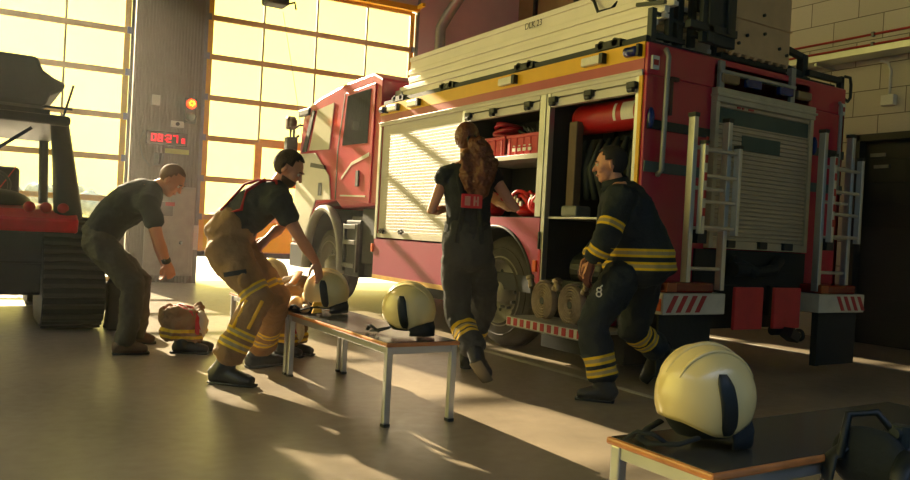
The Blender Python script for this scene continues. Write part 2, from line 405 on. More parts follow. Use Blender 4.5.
b = nb(); box(b, S(-1.73), S(-1.58), -.08, -.018, 1.88, 2.08, 0, WM); make('phone_body', b, grey, t, bevel=.01)
b = nb(); bar(b, WM @ V((S(-1.66), -.1, 1.9)), WM @ V((S(-1.64), -.1, 2.07)), .04, .04); make('handset', b, blk, t, bevel=.01)
b = nb(); tube(b, [WM @ V(p) for p in ((S(-1.7),-.05,1.9),(S(-1.78),-.06,1.85),(S(-1.9),-.05,2.0),(S(-1.96),-.04,2.25),(S(-1.9),-.04,2.42))], .009, 6); make('cable', b, grey, t, smooth=True)
t = thing('electrical_cabinet', WM @ V((S(-1.44), -.08, .3)), 'pale grey double door cabinet at the foot of the pillar', 'cabinet')
cabm = mat('pale_cabinet', (158, 152, 140), .5)
b = nb(); box(b, S(-1.82), S(-1.08), -.14, -.018, .12, 1.56, 0, WM); make('cabinet_body', b, cabm, t, bevel=.006)
for s in (S(-1.81), S(-1.445)):
    b = nb(); box(b, s, s+.355, -.155, -.141, .14, 1.54, 0, WM); box(b, s+.05, s+.305, -.162, -.156, .2, .8, 0, WM); box(b, s+.05, s+.305, -.162, -.156, .88, 1.48, 0, WM)
    d = make('cabinet_door', b, cabm, t, bevel=.004)
    b = nb(); ell(b, WM @ V((s+(.03 if s > S(-1.5) else .325)+(.14 if s > S(-1.5) else -.12), -.185, .66)), .03); make('knob', b, blk, d, smooth=True)
wbox('glove_dispenser', S(-1.6), S(-1.42), 1.08, 1.3, .2, mat('grey_red_box', (96, 84, 84), .5), 'grey and red dispenser box mounted on the pale cabinet', 'dispenser')
b = nb(); box(b, S(-1.54), S(-1.4), -.23, -.222, 1.24, 1.3, 0, WM); 
make('red_switch', b, dred, label='little red switch on top of the grey dispenser box', cat='switch')
wbox('door_control_box', S(-1.09), S(-1.0), .55, .95, .07, white, 'slim pale control box at the edge of the large door', 'control box')
# hanging fixture
t = thing('hanging_spotlight', (-.62, 6.55, 4.3), 'black fixture hanging from the ceiling in front of the large door', 'lamp')
b = nb(); box(b, -.84, -.52, 6.4, 6.7, 4.1, 4.4, 0); make('housing', b, dark, t, bevel=.03)
b = nb(); cyl(b, (-.68, 6.55, 4.4), (-.68, 6.55, 6.6), .02); make('drop_rod', b, dark, t)
b = nb(); tube(b, [(-.52,6.55,4.15),(-.4,6.55,4.2),(-.36,6.6,4.12)], .015, 8); make('cable_gland', b, dark, t)
b = nb(); tube(b, [at(283,12,12.1), at(290,55,12.1), at(297,100,12.1), at(304,150,12.1)], .004, 6)
make('thin_wire', b, grey, label='thin grey wire hanging straight down in front of the door panes', cat='wire')

# right wall services
t = thing('cable_tray', (4.6, 3.5, 3.36), 'galvanised cable tray running along the block wall', 'cable tray')
b = nb(); box(b, 4.38, 4.66, -3, 8.3, 3.34, 3.36); box(b, 4.36, 4.38, -3, 8.3, 3.34, 3.41); box(b, 4.64, 4.66, -3, 8.3, 3.34, 3.41); make('tray', b, alu, t)
b = nb()
for i in range(8): bar(b, (4.4, -2.6+i*1.4, 3.32), (4.777, -2.6+i*1.4, 3.32), .03, .03)
make('bracket', b, alu, t)
rc = mat('red_conduit', (170, 40, 35), .5)
for i, (x, z) in enumerate(((4.76, 3.66), (4.76, 3.54))):
    t = thing('red_conduit', (x, 3, z-.02), ('upper' if i == 0 else 'lower')+' thin red conduit clipped along the block wall above the tray', 'conduit')
    b = nb(); tube(b, [(x, -3, z), (x, 8.2, z)], .014, 8); make('pipe', b, rc, t, smooth=True)
    b = nb()
    for k in range(9): box(b, x-.02, XR-.0005, -2.5+k*1.2, -2.47+k*1.2, z-.025, z+.025)
    make('clip', b, grey, t)
t = thing('junction_box', (4.74, .88, 2.8), 'white junction box with conduit on the block wall above the dark door', 'junction box')
b = nb(); box(b, 4.7, 4.777, .8, .95, 2.79, 2.91); make('box_body', b, white, t, bevel=.008)
b = nb(); tube(b, [(4.75,.88,2.9),(4.75,.88,3.2),(4.73,.9,3.28),(4.66,.95,3.3)], .014, 8); make('conduit_pipe', b, white, t, smooth=True)

# ------------------------------------------------------------------ outside
yard = mat('yard_concrete', (205, 196, 165), .8, 0, .08, .5)
b = nb(); box(b, -60, 60, 9.62, 120, -.3, -.02); struct('ground_yard', b, yard)
hz = mat('haze_painted_foliage', (176, 176, 130), .9, 0, .3, 2)  # distance haze is put into the pale foliage colour
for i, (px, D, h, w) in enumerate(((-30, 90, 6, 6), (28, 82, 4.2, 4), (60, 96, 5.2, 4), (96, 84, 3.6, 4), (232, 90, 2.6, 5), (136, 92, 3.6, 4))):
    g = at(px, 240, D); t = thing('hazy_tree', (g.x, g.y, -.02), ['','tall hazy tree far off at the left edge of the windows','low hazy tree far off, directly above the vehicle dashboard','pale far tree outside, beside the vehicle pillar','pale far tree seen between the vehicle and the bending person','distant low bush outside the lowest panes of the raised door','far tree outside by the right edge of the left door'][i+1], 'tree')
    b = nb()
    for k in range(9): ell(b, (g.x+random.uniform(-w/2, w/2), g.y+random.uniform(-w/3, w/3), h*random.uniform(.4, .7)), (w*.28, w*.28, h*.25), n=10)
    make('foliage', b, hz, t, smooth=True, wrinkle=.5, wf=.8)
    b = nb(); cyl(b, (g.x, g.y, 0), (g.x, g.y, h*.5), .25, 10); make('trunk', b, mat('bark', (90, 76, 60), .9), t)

# ------------------------------------------------------------------ fire engine
T = thing('fire_engine', (1.25, 3.5, 0), 'red and cream fire engine with roof ladder and open side lockers', 'fire engine')
def part(name, b, m, parent=None, **k): return make(name, b, m, parent or T, **k)
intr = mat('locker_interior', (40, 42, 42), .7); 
b = nb()   # body shell
box(b, 0, 2.5, 0.0, 4.4, 2.3, 2.54); box(b, 2.44, 2.5, 0.0, 4.4, .6, 2.3); box(b, .0, 2.5, 4.34, 4.4, .6, 2.3)
box(b, 0.0, .72, 0, .06, .72, 2.3); box(b, 1.97, 2.5, 0, .06, .72, 2.3); box(b, .72, 1.97, 0, .06, 2.24, 2.5)
part('body_shell', b, red, bevel=.01)
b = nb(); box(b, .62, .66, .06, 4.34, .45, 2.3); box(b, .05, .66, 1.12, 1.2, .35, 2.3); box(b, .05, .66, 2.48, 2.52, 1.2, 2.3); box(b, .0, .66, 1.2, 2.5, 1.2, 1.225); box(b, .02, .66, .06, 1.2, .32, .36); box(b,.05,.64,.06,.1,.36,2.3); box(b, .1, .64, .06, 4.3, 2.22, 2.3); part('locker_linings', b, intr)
b = nb(); box(b, .06, 2.4, 0.1, 4.3, .55, .7); box(b, .7, 1.1, -.05, 7.2, .5, .75); box(b, 1.5, 1.9, -.05, 7.2, .5, .75); box(b, .3, 2.2, 2.7, 4.2, .3, .6); box(b, .1, 2.4, 4.45, 5.3, .45, 1.2); box(b, .66, 2.44, .3, .34, .35, .9); part('chassis', b, chas)
# front-left shutter
def shutter(name, x, y0, y1, z0, z1, m, pitch=.035):
    b = nb(); k = 0; z = z0+.05; pr = [(x+.0, z)]
    poly = []
    while z < z1-.001:
        poly += [(x+.0012, z), (x-.0004, z+pitch*.12), (x-.0004, z+pitch*.9)]; z += pitch
    poly.append((x+.004, z1))
    A = [b.verts.new((u, y0, v)) for u, v in poly]; B = [b.verts.new((u, y1, v)) for u, v in poly]
    for i in range(len(poly)-1): b.faces.new((A[i], B[i], B[i+1], A[i+1]))
    box(b, x-.012, x+.02, y0, y1, z0, z0+.05)
    return part(name, b, m)
sh = shutter('side_shutter', .012, 2.5, 4.36, .95, 2.34, shut)
b = nb()
for y in (4.2, 3.72): bar(b, (-.015, y-.06, 1.03), (-.015, y+.06, 1.03), .03, .02); box(b, -.03, .0, y-.03, y+.03, 1.0, 1.06)
make('shutter_catch', b, blk, sh, bevel=.004)
b = nb()   # frame posts
for y0, y1 in ((4.35, 4.41), (2.46, 2.52), (1.17, 1.25), (1.11, 1.155)): box(b, -.012, .045, y0, y1, (.93 if y0 > 2 else 1.23 if y0>1.16 else .62), 2.31)
box(b, -.012, .045, .06, .1, .95, 2.31); part('locker_frame', b, alu, bevel=.004)
b = nb(); box(b, -.014, .03, .03, .065, .45, 2.32); part('yellow_corner_strip', b, yel)
b = nb(); box(b, -.02, .03, .03, 4.4, 2.29, 2.325); box(b, -.028, .03, .03, 4.4, 2.32, 2.335); part('gutter_rail', b, shut, bevel=.004)
b = nb(); box(b, -.006, .02, .03, 4.4, 2.335, 2.42); part('red_side_band', b, mat('side_band_red', (170, 60, 70), .35, 0, .05))
b = nb(); box(b, -.008, .02, .03, 4.4, 2.42, 2.545); part('yellow_side_band', b, yel)
b = nb()
for y0, y1, z in ((.1, 1.1, 2.22), (1.26, 2.46, 2.22)):  # rolled up shutter housing edge
    cyl(b, (.09, y0, z+.02), (.09, y1, z+.02), .055, 20); box(b, -.01, .03, y0, y1, 2.17, 2.235); box(b, -.01, .01, y0, y1, 2.25, 2.305)
part('rolled_shutter', b, shut, smooth=False)
for y in (2.38, 1.95, 1.4, 1.05, .6, .12):
    b = nb(); box(b, -.05, .01, y-.045, y+.045, 2.2, 2.25); cyl(b, (-.04, y-.03, 2.19), (-.04, y+.03, 2.19), .02, 10); part('shutter_clip', b, blk, bevel=.006)
for y in (4.05, 3.55, 1.75, .58):
    b = nb(); box(b, -.05, 0, y-.1, y+.12, 2.445, 2.515); o = part('side_marker_lamp', b, mat('lamp_white', (225, 220, 200), .3), bevel=.01)
    b = nb(); box(b, -.055, 0, y-.14, y-.1, 2.44, 2.52); make('lamp_end', b, blk, o)
for y, n in ((.14, 'blue_warning_lamp'), (4.28, 'blue_warning_lamp')):
    b = nb(); tube(b, [(-.03, y-.05, 2.48), (-.03, y+.06, 2.48)], .038, 12); o = part(n, b, blue, smooth=True)
    b = nb(); box(b, -.05, 0, y-.085, y-.06, 2.435, 2.525); make('lamp_end', b, blk, o)
# lower red panel with wheel arch
WY, WZ = 1.83, .525
arc = [(WY+.61*math.cos(a), WZ+.61*math.sin(a)) for a in [math.radians(-8+i*(196/28)) for i in range(29)]]
poly = [(4.4, .5), (4.4, .93), (2.5, .93), (2.5, 1.22), (1.17, 1.22), (1.17, .5)] + [p for p in reversed(arc)] 
poly = [(y, max(z, .5)) for y, z in poly]
b = nb(); ys = sorted(set([1.17, 2.5, 2.4999, 4.4]+[p[0] for p in arc if 1.17 < p[0] < 2.5]))
def zlo(y): 
    q = .61**2-(y-WY)**2
    return max(.5, WZ+math.sqrt(q)) if q > 0 else .5
for ya, yb in zip(ys, ys[1:]):
    if yb-ya < .001: continue
    zt = 1.22 if yb <= 2.5 else .93
    pp = [(ya, zlo(ya)), (yb, zlo(yb)), (yb, zt), (ya, zt)]; prism(b, pp, -.01, 'x', .035)
bmesh.ops.remove_doubles(b, verts=b.verts, dist=.0005)
sp = part('lower_side_panel', b, mat('sill_panel_red', (158, 36, 82), .4, 0, .06, 3))
b = nb(); box(b, -.014, .03, 2.46, 4.4, .45, .5); make('yellow_sill_strip', b, mat('sill_strip_cream', (214, 170, 80), .4), sp)
b = nb(); tube(b, [(.02, y, z) for y, z in arc], (.05, .02), 8, ref=(1,0,0)); part('arch_trim', b, blk, smooth=True)
b = nb()
rr_ = .6
for i in range(28):
    a0, a1 = math.radians(-10+i*200/28), math.radians(-10+(i+1)*200/28)
    q = [(.03, WY+rr_*math.cos(a0), WZ+rr_*math.sin(a0)), (.62, WY+rr_*math.cos(a0), WZ+rr_*math.sin(a0)), (.62, WY+rr_*math.cos(a1), WZ+rr_*math.sin(a1)), (.03, WY+rr_*math.cos(a1), WZ+rr_*math.sin(a1))]
    b.faces.new([b.verts.new(p) for p in q])
part('wheel_arch_lining', b, chas)
for y, z in ((4.43, .82), (1.2, .8)):
    b = nb(); box(b, -.03, .01, y-.03, y+.02, z-.05, z+.05); part('orange_marker', b, oran, bevel=.005)
# wheels
def wheel(x, y, z=.525, r=.52, side=-1):
    b = nb(); w = .28
    prof = [(-.02, .3), (0, .33), (0, .44), (.03, .49), (.06, r-.012), (.075, r), (.13, r), (.14, r-.012), (.15, r), (.2, r), (.215, r-.012), (w-.03, .49), (w, .44), (w, .3)]
    lathe(b, prof, (x, y, z), (-side, 0, 0), 48)
    torus(b, (x+.002*side, y, z), (1,0,0), .41, .006, 40, 6)
    tw = part('wheel', b, tyre, smooth=True)
    b = nb(); lathe(b, [(0.02, .335), (-.01, .33), (0, .3), (.06, .28), (.1, .25), (.1, .13), (.04, .12), (.0, .1), (-.03, .07), (-.03, 0)], (x, y, z), (-side, 0, 0), 40)
    rim = make('rim', b, mat('wheel_rim', (132, 126, 112), .5, .1), tw, smooth=True)
    b = nb()
    for k in range(10):
        a = 2*PI*k/10; cyl(b, (x-side*.1, y+.16*math.cos(a), z+.16*math.sin(a)), (x-side*.05, y+.16*math.cos(a), z+.16*math.sin(a)), .015, 8)
    for k in range(6):
        a = 2*PI*k/6; cyl(b, (x-side*.095, y+.21*math.cos(a), z+.21*math.sin(a)), (x-side*.1+side*.002, y+.21*math.cos(a), z+.21*math.sin(a)), .022, 10, 1)
    make('wheel_nut', b, [hw, blk], tw)
wheel(.07, WY); wheel(.08, 5.98, .52, .5); wheel(2.43, WY, side=1); wheel(2.42, 5.98, .52, .5, 1)
# fold-out step
b = nb(); box(b, -.35, .05, .06, 1.11, .36, .385); box(b, -.35, -.33, .06, 1.11, .30, .385, 0); st = part('locker_step', b, alud, bevel=.004)
b = nb()
for i in range(12):
    y = .08+i*.088; box(b, -.357, -.35, y, y+.045, .315, .375)
make('red_mark', b, mat('mark_red', (190, 30, 40), .4), st)
b = nb(); box(b, -.3515, -.349, .06, 1.11, .31, .38); make('white_edge', b, white, st)
b = nb(); box(b, .02, .4, .1, 1.1, .12, .34); part('understep_box', b, chas)
b = nb(); box(b, -.02, .03, 1.125, 1.165, .62, .95); part('red_grab_handle', b, red, bevel=.008)
b = nb(); box(b, -.03, -.01, 1.145, 1.16, .95, 1.1); part('handle_latch', b, blk)
# locker fittings: shelves
b = nb(); box(b, .02, .62, 1.26, 2.46, 1.755, 1.785); box(b, -.005, .02, 1.26, 2.46, 1.745, 1.79); part('locker_shelf', b, white, bevel=.004)
b = nb(); box(b, .02, .6, .1, 1.1, 1.215, 1.235); part('locker_shelf', b, alu, bevel=.003)
b = nb(); box(b, .5, .56, .14, 1.1, 1.62, 1.66); box(b, .5, .56, .14, 1.1, 1.92, 1.95); 
for y in (.25, .55, .85): box(b, .5, .54, y, y+.04, .4, 2.2)
part('locker_rack', b, dark)
b = nb(); box(b, .12, .2, .9, 1.0, 1.25, 2.05); part('equipment_rail', b, mat('rail_brown', (104, 84, 66), .6), bevel=.01)
# roof equipment
b = nb(); box(b, .1, 2.4, .05, 4.3, 2.54, 2.57); box(b, .02, .06, .05, 4.38, 2.545, 2.6); part('roof_deck', b, dark)
for y in (.45, 1.55, 2.9, 4.0): 
    b = nb(); box(b, .0, .12, y-.14, y+.14, 2.56, 2.62); cyl(b, (.0, y-.08, 2.6), (.12, y-.08, 2.6), .035, 12); cyl(b, (.0, y+.08, 2.6), (.12, y+.08, 2.6), .035, 12); part('roof_clamp', b, blk)
bm_ = thing('ladder_boom', (0, 0, 0), None, None); bm_.parent = T; bm_.location = V((.9, 2.2, 2.6))-T.location
def boomsec(x0, x1, y0, y1, z0, z1, name='boom_section', m=boomm, tilt=0.0):
    b = nb(); box(b, x0, x0+.05, y0, y1, z0, z0+.035); box(b, x0-.006, x0+.05, y0, y1, z1-.05, z1); box(b, x0+.015, x0+.03, y0, y1, z0, z1)
    box(b, x1-.05, x1, y0, y1, z0, z0+.035); box(b, x1-.05, x1, y0, y1, z1-.05, z1); box(b, x1-.03, x1-.015, y0, y1, z0, z1)
    k = int((y1-y0)/.32)
    for i in range(k): y = y0+.15+i*.32; cyl(b, (x0+.03, y, z0+.05), (x1-.03, y, z0+.05), .018, 8)
    make(name, b, m, bm_, bevel=.004)
boomsec(.16, .82, .12, 4.25, 2.60, 2.77)
boomsec(.2, .8, .05, 4.1, 2.765, 2.86)
boomsec(.24, .78, .0, 4.2, 2.855, 2.975)
boomsec(.3, .76, -.05, 4.3, 2.97, 3.16)
tx = bpy.data.curves.new('t', 'FONT'); tx.body = 'DLK 23'; tx.size = .085; tx.extrude = .001
to = bpy.data.objects.new('t', tx); C.objects.link(to); to.matrix_world = Matrix(((0,0,-1,.291),(-1,0,0,1.95),(0,1,0,3.05),(0,0,0,1)))
bpy.context.view_layer.update(); dg = bpy.context.evaluated_depsgraph_get(); me = bpy.data.meshes.new_from_object(to.evaluated_get(dg)); me.transform(to.matrix_world); bpy.data.objects.remove(to)
b = nb(); b.from_mesh(me); make('boom_lettering', b, mat('lettering_grey', (70, 66, 60), .6), bm_)
b = nb(); box(b, .15, .85, 4.2, 4.35, 2.6, 2.74); make('boom_rest', b, alud, bm_)
# rear turntable and cage
b = nb(); box(b, .87, 1.68, .02, .75, 2.62, 3.35); box(b, .865, 1.685, .0, .02, 2.9, 2.915)
for k in range(8): box(b, .9+k*.1, .93+k*.1, -.01, .02, 2.59, 2.62)
cb = part('rear_control_box', b, beige, bevel=.012)
b = nb()
for x, z in ((1.1, 2.78), (1.32, 2.83), (1.52, 2.74), (1.0, 2.7), (1.3, 2.98), (1.62, 2.7)): cyl(b, (x, .01, z), (x, -.006, z), .014, 10)
make('bolt', b, blk, cb)
b = nb(); box(b, .835, .87, .1, .9, 2.55, 3.3); box(b, .86, 1.7, .05, .7, 2.5, 2.62); cyl(b, (1.2, .9, 2.54), (1.2, .9, 2.66), .5, 24)  # first thin dark plate paints the control box's shaded left side
part('turntable_and_shade_plate', b, dark, bevel=.02)
b = nb()
for (a, c, w) in (((.1,.08,2.62),(.45,.08,2.62),.04), ((.1,.08,2.56),(.1,.08,2.82),.05), ((.3,.1,2.6),(.3,.1,2.9),.05), ((.42,.12,2.56),(.42,.12,3.1),.06), ((.1,.1,2.8),(.5,.1,2.76),.03), ((.1,.2,2.95),(.6,.2,2.9),.04), ((.55,.1,2.6),(.55,.1,3.2),.05), ((.15,.3,2.9),(.15,.0,2.86),.03), ((.5,.05,2.7),(.82,.05,2.66),.04), ((.2,.2,3.05),(.7,.2,3.02),.03), ((.64,.1,2.9),(.64,.1,3.3),.04)):
    bar(b, a, c, w, w)
part('boom_cradle', b, mat('cradle_dark', (66, 70, 64), .5, .3), bevel=.004)
b = nb(); box(b, .45, .83, -.1, -.06, 2.6, 3.3); box(b, .5, .56, -.12, -.1, 2.6, 3.3); box(b, .7, .74, -.13, -.1, 2.7, 3.3); box(b, .3, .83, -.12, -.06, 2.68, 2.74); part('boom_end_plate', b, dark, bevel=.004)
b = nb()
for (a, c, w) in (((1.7,.1,2.8),(1.98,.1,2.76),.05), ((1.98,.1,2.5),(1.98,.1,2.78),.07), ((1.7,.1,2.64),(1.98,.1,2.6),.05), ((1.98,.05,2.62),(2.5,.05,2.62),.05), ((1.98,.05,2.46),(2.5,.05,2.46),.04), ((2.48,.05,2.46),(2.48,.05,2.66),.05), ((2.1,.3,2.5),(2.1,.3,2.66),.08), ((2.3,.3,2.5),(2.3,.3,2.66),.08)):
    bar(b, a, c, w, w)
part('roof_rail', b, dark, bevel=.004)
b = nb(); tube(b, [(2.5,.02,2.66),(2.58,.02,2.66),(2.6,.02,2.6),(2.6,.02,2.48),(2.56,.02,2.44),(2.5,.02,2.46)], .014, 8); part('rail_hook', b, dark, smooth=True)
b = nb(); box(b, .76, .82, -.03, .02, 2.3, 2.52); box(b, 1.66, 1.72, -.03, .02, 2.3, 2.6); box(b, .76, 1.72, -.04, .02, 2.42, 2.45); part('box_bracket', b, alud, bevel=.004)
b = nb(); tube(b, [(.33, 1.25, 3.35), (.28, .95, 3.1), (.24, .85, 2.98), (.3, .75, 3.0), (.33, .7, 3.06)], .014, 8); part('dangling_hose', b, blk, smooth=True)
# rear face
bR = -.28
sh2b = nb(); pitch = .035; z = 1.1; poly = []
while z < 2.2: poly += [(-.016, z), (-.016, z+.005), (-.032, z+.009), (-.032, z+.031)]; z += pitch
A = [sh2b.verts.new((.76, u, v)) for u, v in poly]; B = [sh2b.verts.new((1.93, u, v)) for u, v in poly]
for i in range(len(poly)-1): sh2b.faces.new((A[i], B[i], B[i+1], A[i+1]))
box(sh2b, .76, 1.93, -.05, 0, 1.04, 1.1); rs = part('rear_shutter', sh2b, shutr)
b = nb(); box(b, .77, 1.92, -.034, -.028, 2.03, 2.15); box(b, 1.06, 1.55, -.036, -.03, 1.84, 1.96); make('green_panel', b, dgrn, rs)
b = nb(); box(b, .98, 1.02, -.04, -.03, 2.165, 2.18); box(b, 1.04, 1.06, -.04, -.03, 2.165, 2.18); box(b, 1.12, 1.18, -.04, -.03, 2.165, 2.18); make('red_lettering', b, dred, rs)
b = nb(); box(b, .71, 1.98, -.06, .02, 2.19, 2.3); box(b, .7, 1.99, -.075, .02, 2.23, 2.25); box(b, .715, .76, -.05, .02, 1.04, 2.19); box(b, 1.93, 1.975, -.05, .02, 1.04, 2.19); part('rear_shutter_frame', b, mat('frame_cream', (180, 170, 140), .4), bevel=.004)
b = nb()
for x in (.95, 1.35): box(b, x-.05, x+.05, -.08, -.04, 1.05, 1.11)
box(b, 1.62, 1.74, -.08, -.04, 1.05, 1.11); part('rear_catch', b, blk, bevel=.006)
for x0, x1, m, n in ((.78, .98, mat('lamp_warm', (128, 104, 70), .3), 'rear_work_lamp'), (1.74, 1.93, MT['lamp_warm'], 'rear_work_lamp'), (1.08, 1.26, blue, 'blue_warning_lamp'), (1.5, 1.68, blue, 'blue_warning_lamp')):
    b = nb(); box(b, x0, x1, -.05, 0, 2.35, 2.42); part(n, b, m, bevel=.012)
b = nb()   # vertical grab rail
tube(b, [(.15, -.03, 2.5), (.15, -.06, 2.44), (.14, -.06, 1.6), (.14, -.02, 1.56)], .02, 8); part('grab_rail', b, alud, smooth=True)
b = nb(); tube(b, [(2.36, -.03, 2.4), (2.36, -.05, 2.36), (2.36, -.05, 1.6), (2.36, -.02, 1.56)], .016, 8); part('grab_rail', b, alud, smooth=True)
gb = mat('grey_band', (70, 84, 86), .5)
b = nb(); box(b, 0.01, .7, -.012, 0, 1.58, 1.66); box(b, 1.98, 2.5, -.012, 0, 1.58, 1.66); part('grey_band_strip', b, gb)
b = nb(); box(b, .02, .7, -.012, 0, 1.9, 1.97); box(b, 1.98, 2.5, -.012, 0, 1.9, 1.97); part('dark_band_strip', b, dark)
for x0, z0 in ((.03, 2.34), (2.4, 2.3)):
    b = nb(); box(b, x0, x0+.07, -.02, 0, z0, z0+.1); pw = part('small_plate', b, white)
    b = nb(); box(b, x0+.01, x0+.06, -.024, -.02, z0+.03, z0+.07); make('plate_mark', b, dred, pw)
b = nb(); box(b, .22, .25, -.03, 0, 2.02, 2.3); box(b, .235, .31, -.03, 0, 2.28, 2.31); part('door_hinge_bar', b, mat('hinge_dark_red', (60, 12, 14), .5))
for x in (.02, 2.02): 
    b = nb(); ell(b, (x+.03, -.01, 1.98), (.03, .03, .08)); part('blue_side_reflector', b, blue, smooth=True)
b = nb(); box(b, .6, 2.0, -.02, .1, .62, 1.03); tube(b, [(1.0, -.06, .95), (1.2, -.12, .86), (1.45, -.1, .88), (1.6, -.05, .96)], .05, 12); cyl(b, (.95, -.1, .88), (1.1, -.1, .88), .06, 14); part('rear_dark_recess', b, chas, smooth=False)
for i, x in enumerate((.80, 1.28)):
    b = nb(); box(b, x, x+.34, bR+.02, bR+.05, .42, .75); part('red_rear_flap', b, mat('flap_red', (190, 40, 44), .6), bevel=.008)
def bumper(x0, x1, flip):
    b = nb(); box(b, x0, x1, bR, .0, .545, .70); o = part('rear_bumper', b, mat('bumper_cream', (200, 192, 170), .4), bevel=.006)
    b = nb(); w = x1-x0; n = 5
    s = -1 if flip else 1
    for i in range(4):
        u = (x0+.03 if not flip else x1-.34)+i*.1
        q = [(u, .562), (u+.048, .562), (u+.048+s*.075, .684), (u+s*.075, .684)]
        prism(b, q, bR-.003, 'y', .004)
    make('red_chevron', b, mat('chevron_red', (170, 20, 30), .4), o)
    b = nb(); box(b, x0-.004 if not flip else x1-.01, x0+.01 if not flip else x1+.004, bR+.02, -.06, .57, .66); make('side_marker', b, oran, o)
    b = nb(); box(b, x0+.05, x1-.1, -.26, -.05, .70, .78); o2 = part('rear_lamp_cluster', b, mat('tail_lens', (110, 14, 12), .25), bevel=.02)
    b = nb(); box(b, x0+.05, x0+.15, -.262, -.2, .71, .77); make('amber_section', b, mat('amber_dim', (150, 60, 16), .3), o2)
bumper(0, .66, False); bumper(1.84, 2.5, True)
b = nb(); box(b, 1.92, 2.48, -.22, -.2, .09, .55); box(b, 1.9, 1.94, -.24, -.18, .09, .55); part('mudflap', b, rub)
b = nb(); box(b, .03, .58, -.22, -.2, .09, .55); part('mudflap', b, rub)
b = nb(); bar(b, (1.4, bR-.02, .4), (1.5, bR-.02, .35), .1, .08); cyl(b, (1.35, -.2, .4), (1.6, -.2, .4), .04); torus(b, (1.56, -.3, .37), (1,0,0), .04, .014, 16, 6); part('tow_coupling', b, blk)
# access ladders hooked on the bumpers
def rl(x0, x1, z0, z1, y, nr, split):
    lad = thing('access_ladder', (0,0,0), None, None); lad.parent = T; lad.location = V((x0, y, z0))-T.location
    for x in (x0, x1):
        b = nb(); box(b, x-.022, x+.022, y-.03, y+.03, z0, z1); o = make('stile', b, alu, lad, bevel=.004)
        b = nb(); box(b, x-.026, x+.026, y-.034, y+.034, z1, z1+.03); make('end_cap', b, blk, o)
    for i in range(nr):
        z = z0+.16+i*.3; b = nb(); cyl(b, (x0, y, z), (x1, y, z), .015, 10); make('rung', b, alu, lad)
    dx, dz = .055, -.2
    for x in (x0+dx, x1+dx):
        b = nb(); box(b, x-.018, x+.018, y-.09, y-.04, z0+.42, z1+dz); o = make('stile', b, alu, lad, bevel=.004)
        b = nb(); box(b, x-.022, x+.022, y-.094, y-.036, z1+dz, z1+dz+.025); make('end_cap', b, blk, o)
    for i in range(4):
        z = z0+.47+i*.19; b = nb(); cyl(b, (x0+dx, y-.065, z), (x1+dx, y-.065, z), .014, 10); make('rung', b, alu, lad)
    b = nb(); box(b, x0+.05, x0+.15, y-.05, y+.02, z0+.35, z0+.45); make('bracket', b, blk, lad)
    b = nb()
    for i in range(5): z = z0+.55+i*.13; box(b, x0+dx-.014, x0+dx+.014, y-.093, y-.09, z, z+.06)
    make('red_mark', b, dred, lad)
rl(.3, .68, .72, 2.0, -.2, 4, 0); rl(1.9, 2.3, .72, 2.06, -.2, 4, 0)
# cab
cabp = [(4.47, 1.33), (4.45, 2.9), (4.7, 3.0), (5.6, 2.98), (6.4, 2.9), (7.0, 2.8), (7.1, 2.65), (7.22, 2.0), (7.3, 1.5), (7.3, .75), (6.62, .75), (6.6, 1.1), (6.4, 1.36), (5.7, 1.4), (5.5, 1.3)]
b = nb(); prism(b, cabp, .02, 'x', 2.46); bmesh.ops.triangulate(b, faces=[f for f in b.faces if len(f.verts) > 4])
cab = part('cab', b, red, bevel=.03)
def cp(name, poly, m, t=.012, x=.008, parent=cab, **k):
    b = nb(); prism(b, poly, x, 'x', t)
    return make(name, b, m, parent, **k)
cd_ = cp('cab_door', [(4.62, 1.36), (4.6, 2.86), (5.5, 2.84), (5.66, 2.1), (5.66, 1.42)], red, .02, .0, bevel=.008)
cp('door_window', [(4.75, 2.12), (4.72, 2.8), (5.42, 2.79), (5.52, 2.14)], mat('dark_window', (48, 54, 54), .08, 0, .05, coat=1), .01, -.008, cd_)
cp('door_handle', [(4.94, 1.58), (4.94, 1.78), (5.02, 1.78), (5.02, 1.58)], blk, .02, -.02, cd_)
cp('door_trim', [(4.72, 1.44), (4.72, 1.46), (5.5, 1.48), (5.5, 1.46)], alu, .012, -.012, cd_)
cp('front_quarter_window', [(6.0, 2.12), (5.9, 2.76), (6.5, 2.72), (6.75, 2.15)], mat('sky_painted_window', (222, 220, 196), .1, 0, .03), .012, .004)  # opaque pane, pale colour stands in for bright sky seen through it
cp('white_front_panel', [(5.85, 1.42), (5.95, 1.75), (6.5, 2.1), (7.15, 2.12), (7.25, 1.5), (7.28, .8), (6.7, .8), (6.6, 1.15), (6.4, 1.42)], white, .016, .0, bevel=.006)
cp('windscreen_pillar', [(6.86, 2.14), (6.6, 2.72), (6.7, 2.74), (7.02, 2.14)], blk, .02, -.004)
cp('door_gap', [(5.66, 1.42), (5.66, 2.1), (5.5, 2.84), (5.525, 2.84), (5.69, 2.1), (5.69, 1.42)], blk, .006, -.004)
cp('side_deflector', [(6.05, 1.84), (6.1, 1.9), (6.6, 1.96), (6.62, 1.9)], blk, .02, -.02)
cp('cab_vent', [(6.18, 1.48), (6.18, 1.66), (6.3, 1.66), (6.3, 1.48)], blk, .01, -.008)
cp('front_indicator', [(7.08, 1.1), (7.08, 1.2), (7.2, 1.2), (7.2, 1.1)], oran, .01, -.008)
cp('door_stripe', [(4.68, 1.95), (4.68, 2.0), (5.2, 1.9), (5.5, 1.72), (5.5, 1.68), (5.2, 1.86)], white, .006, -.006, cd_)
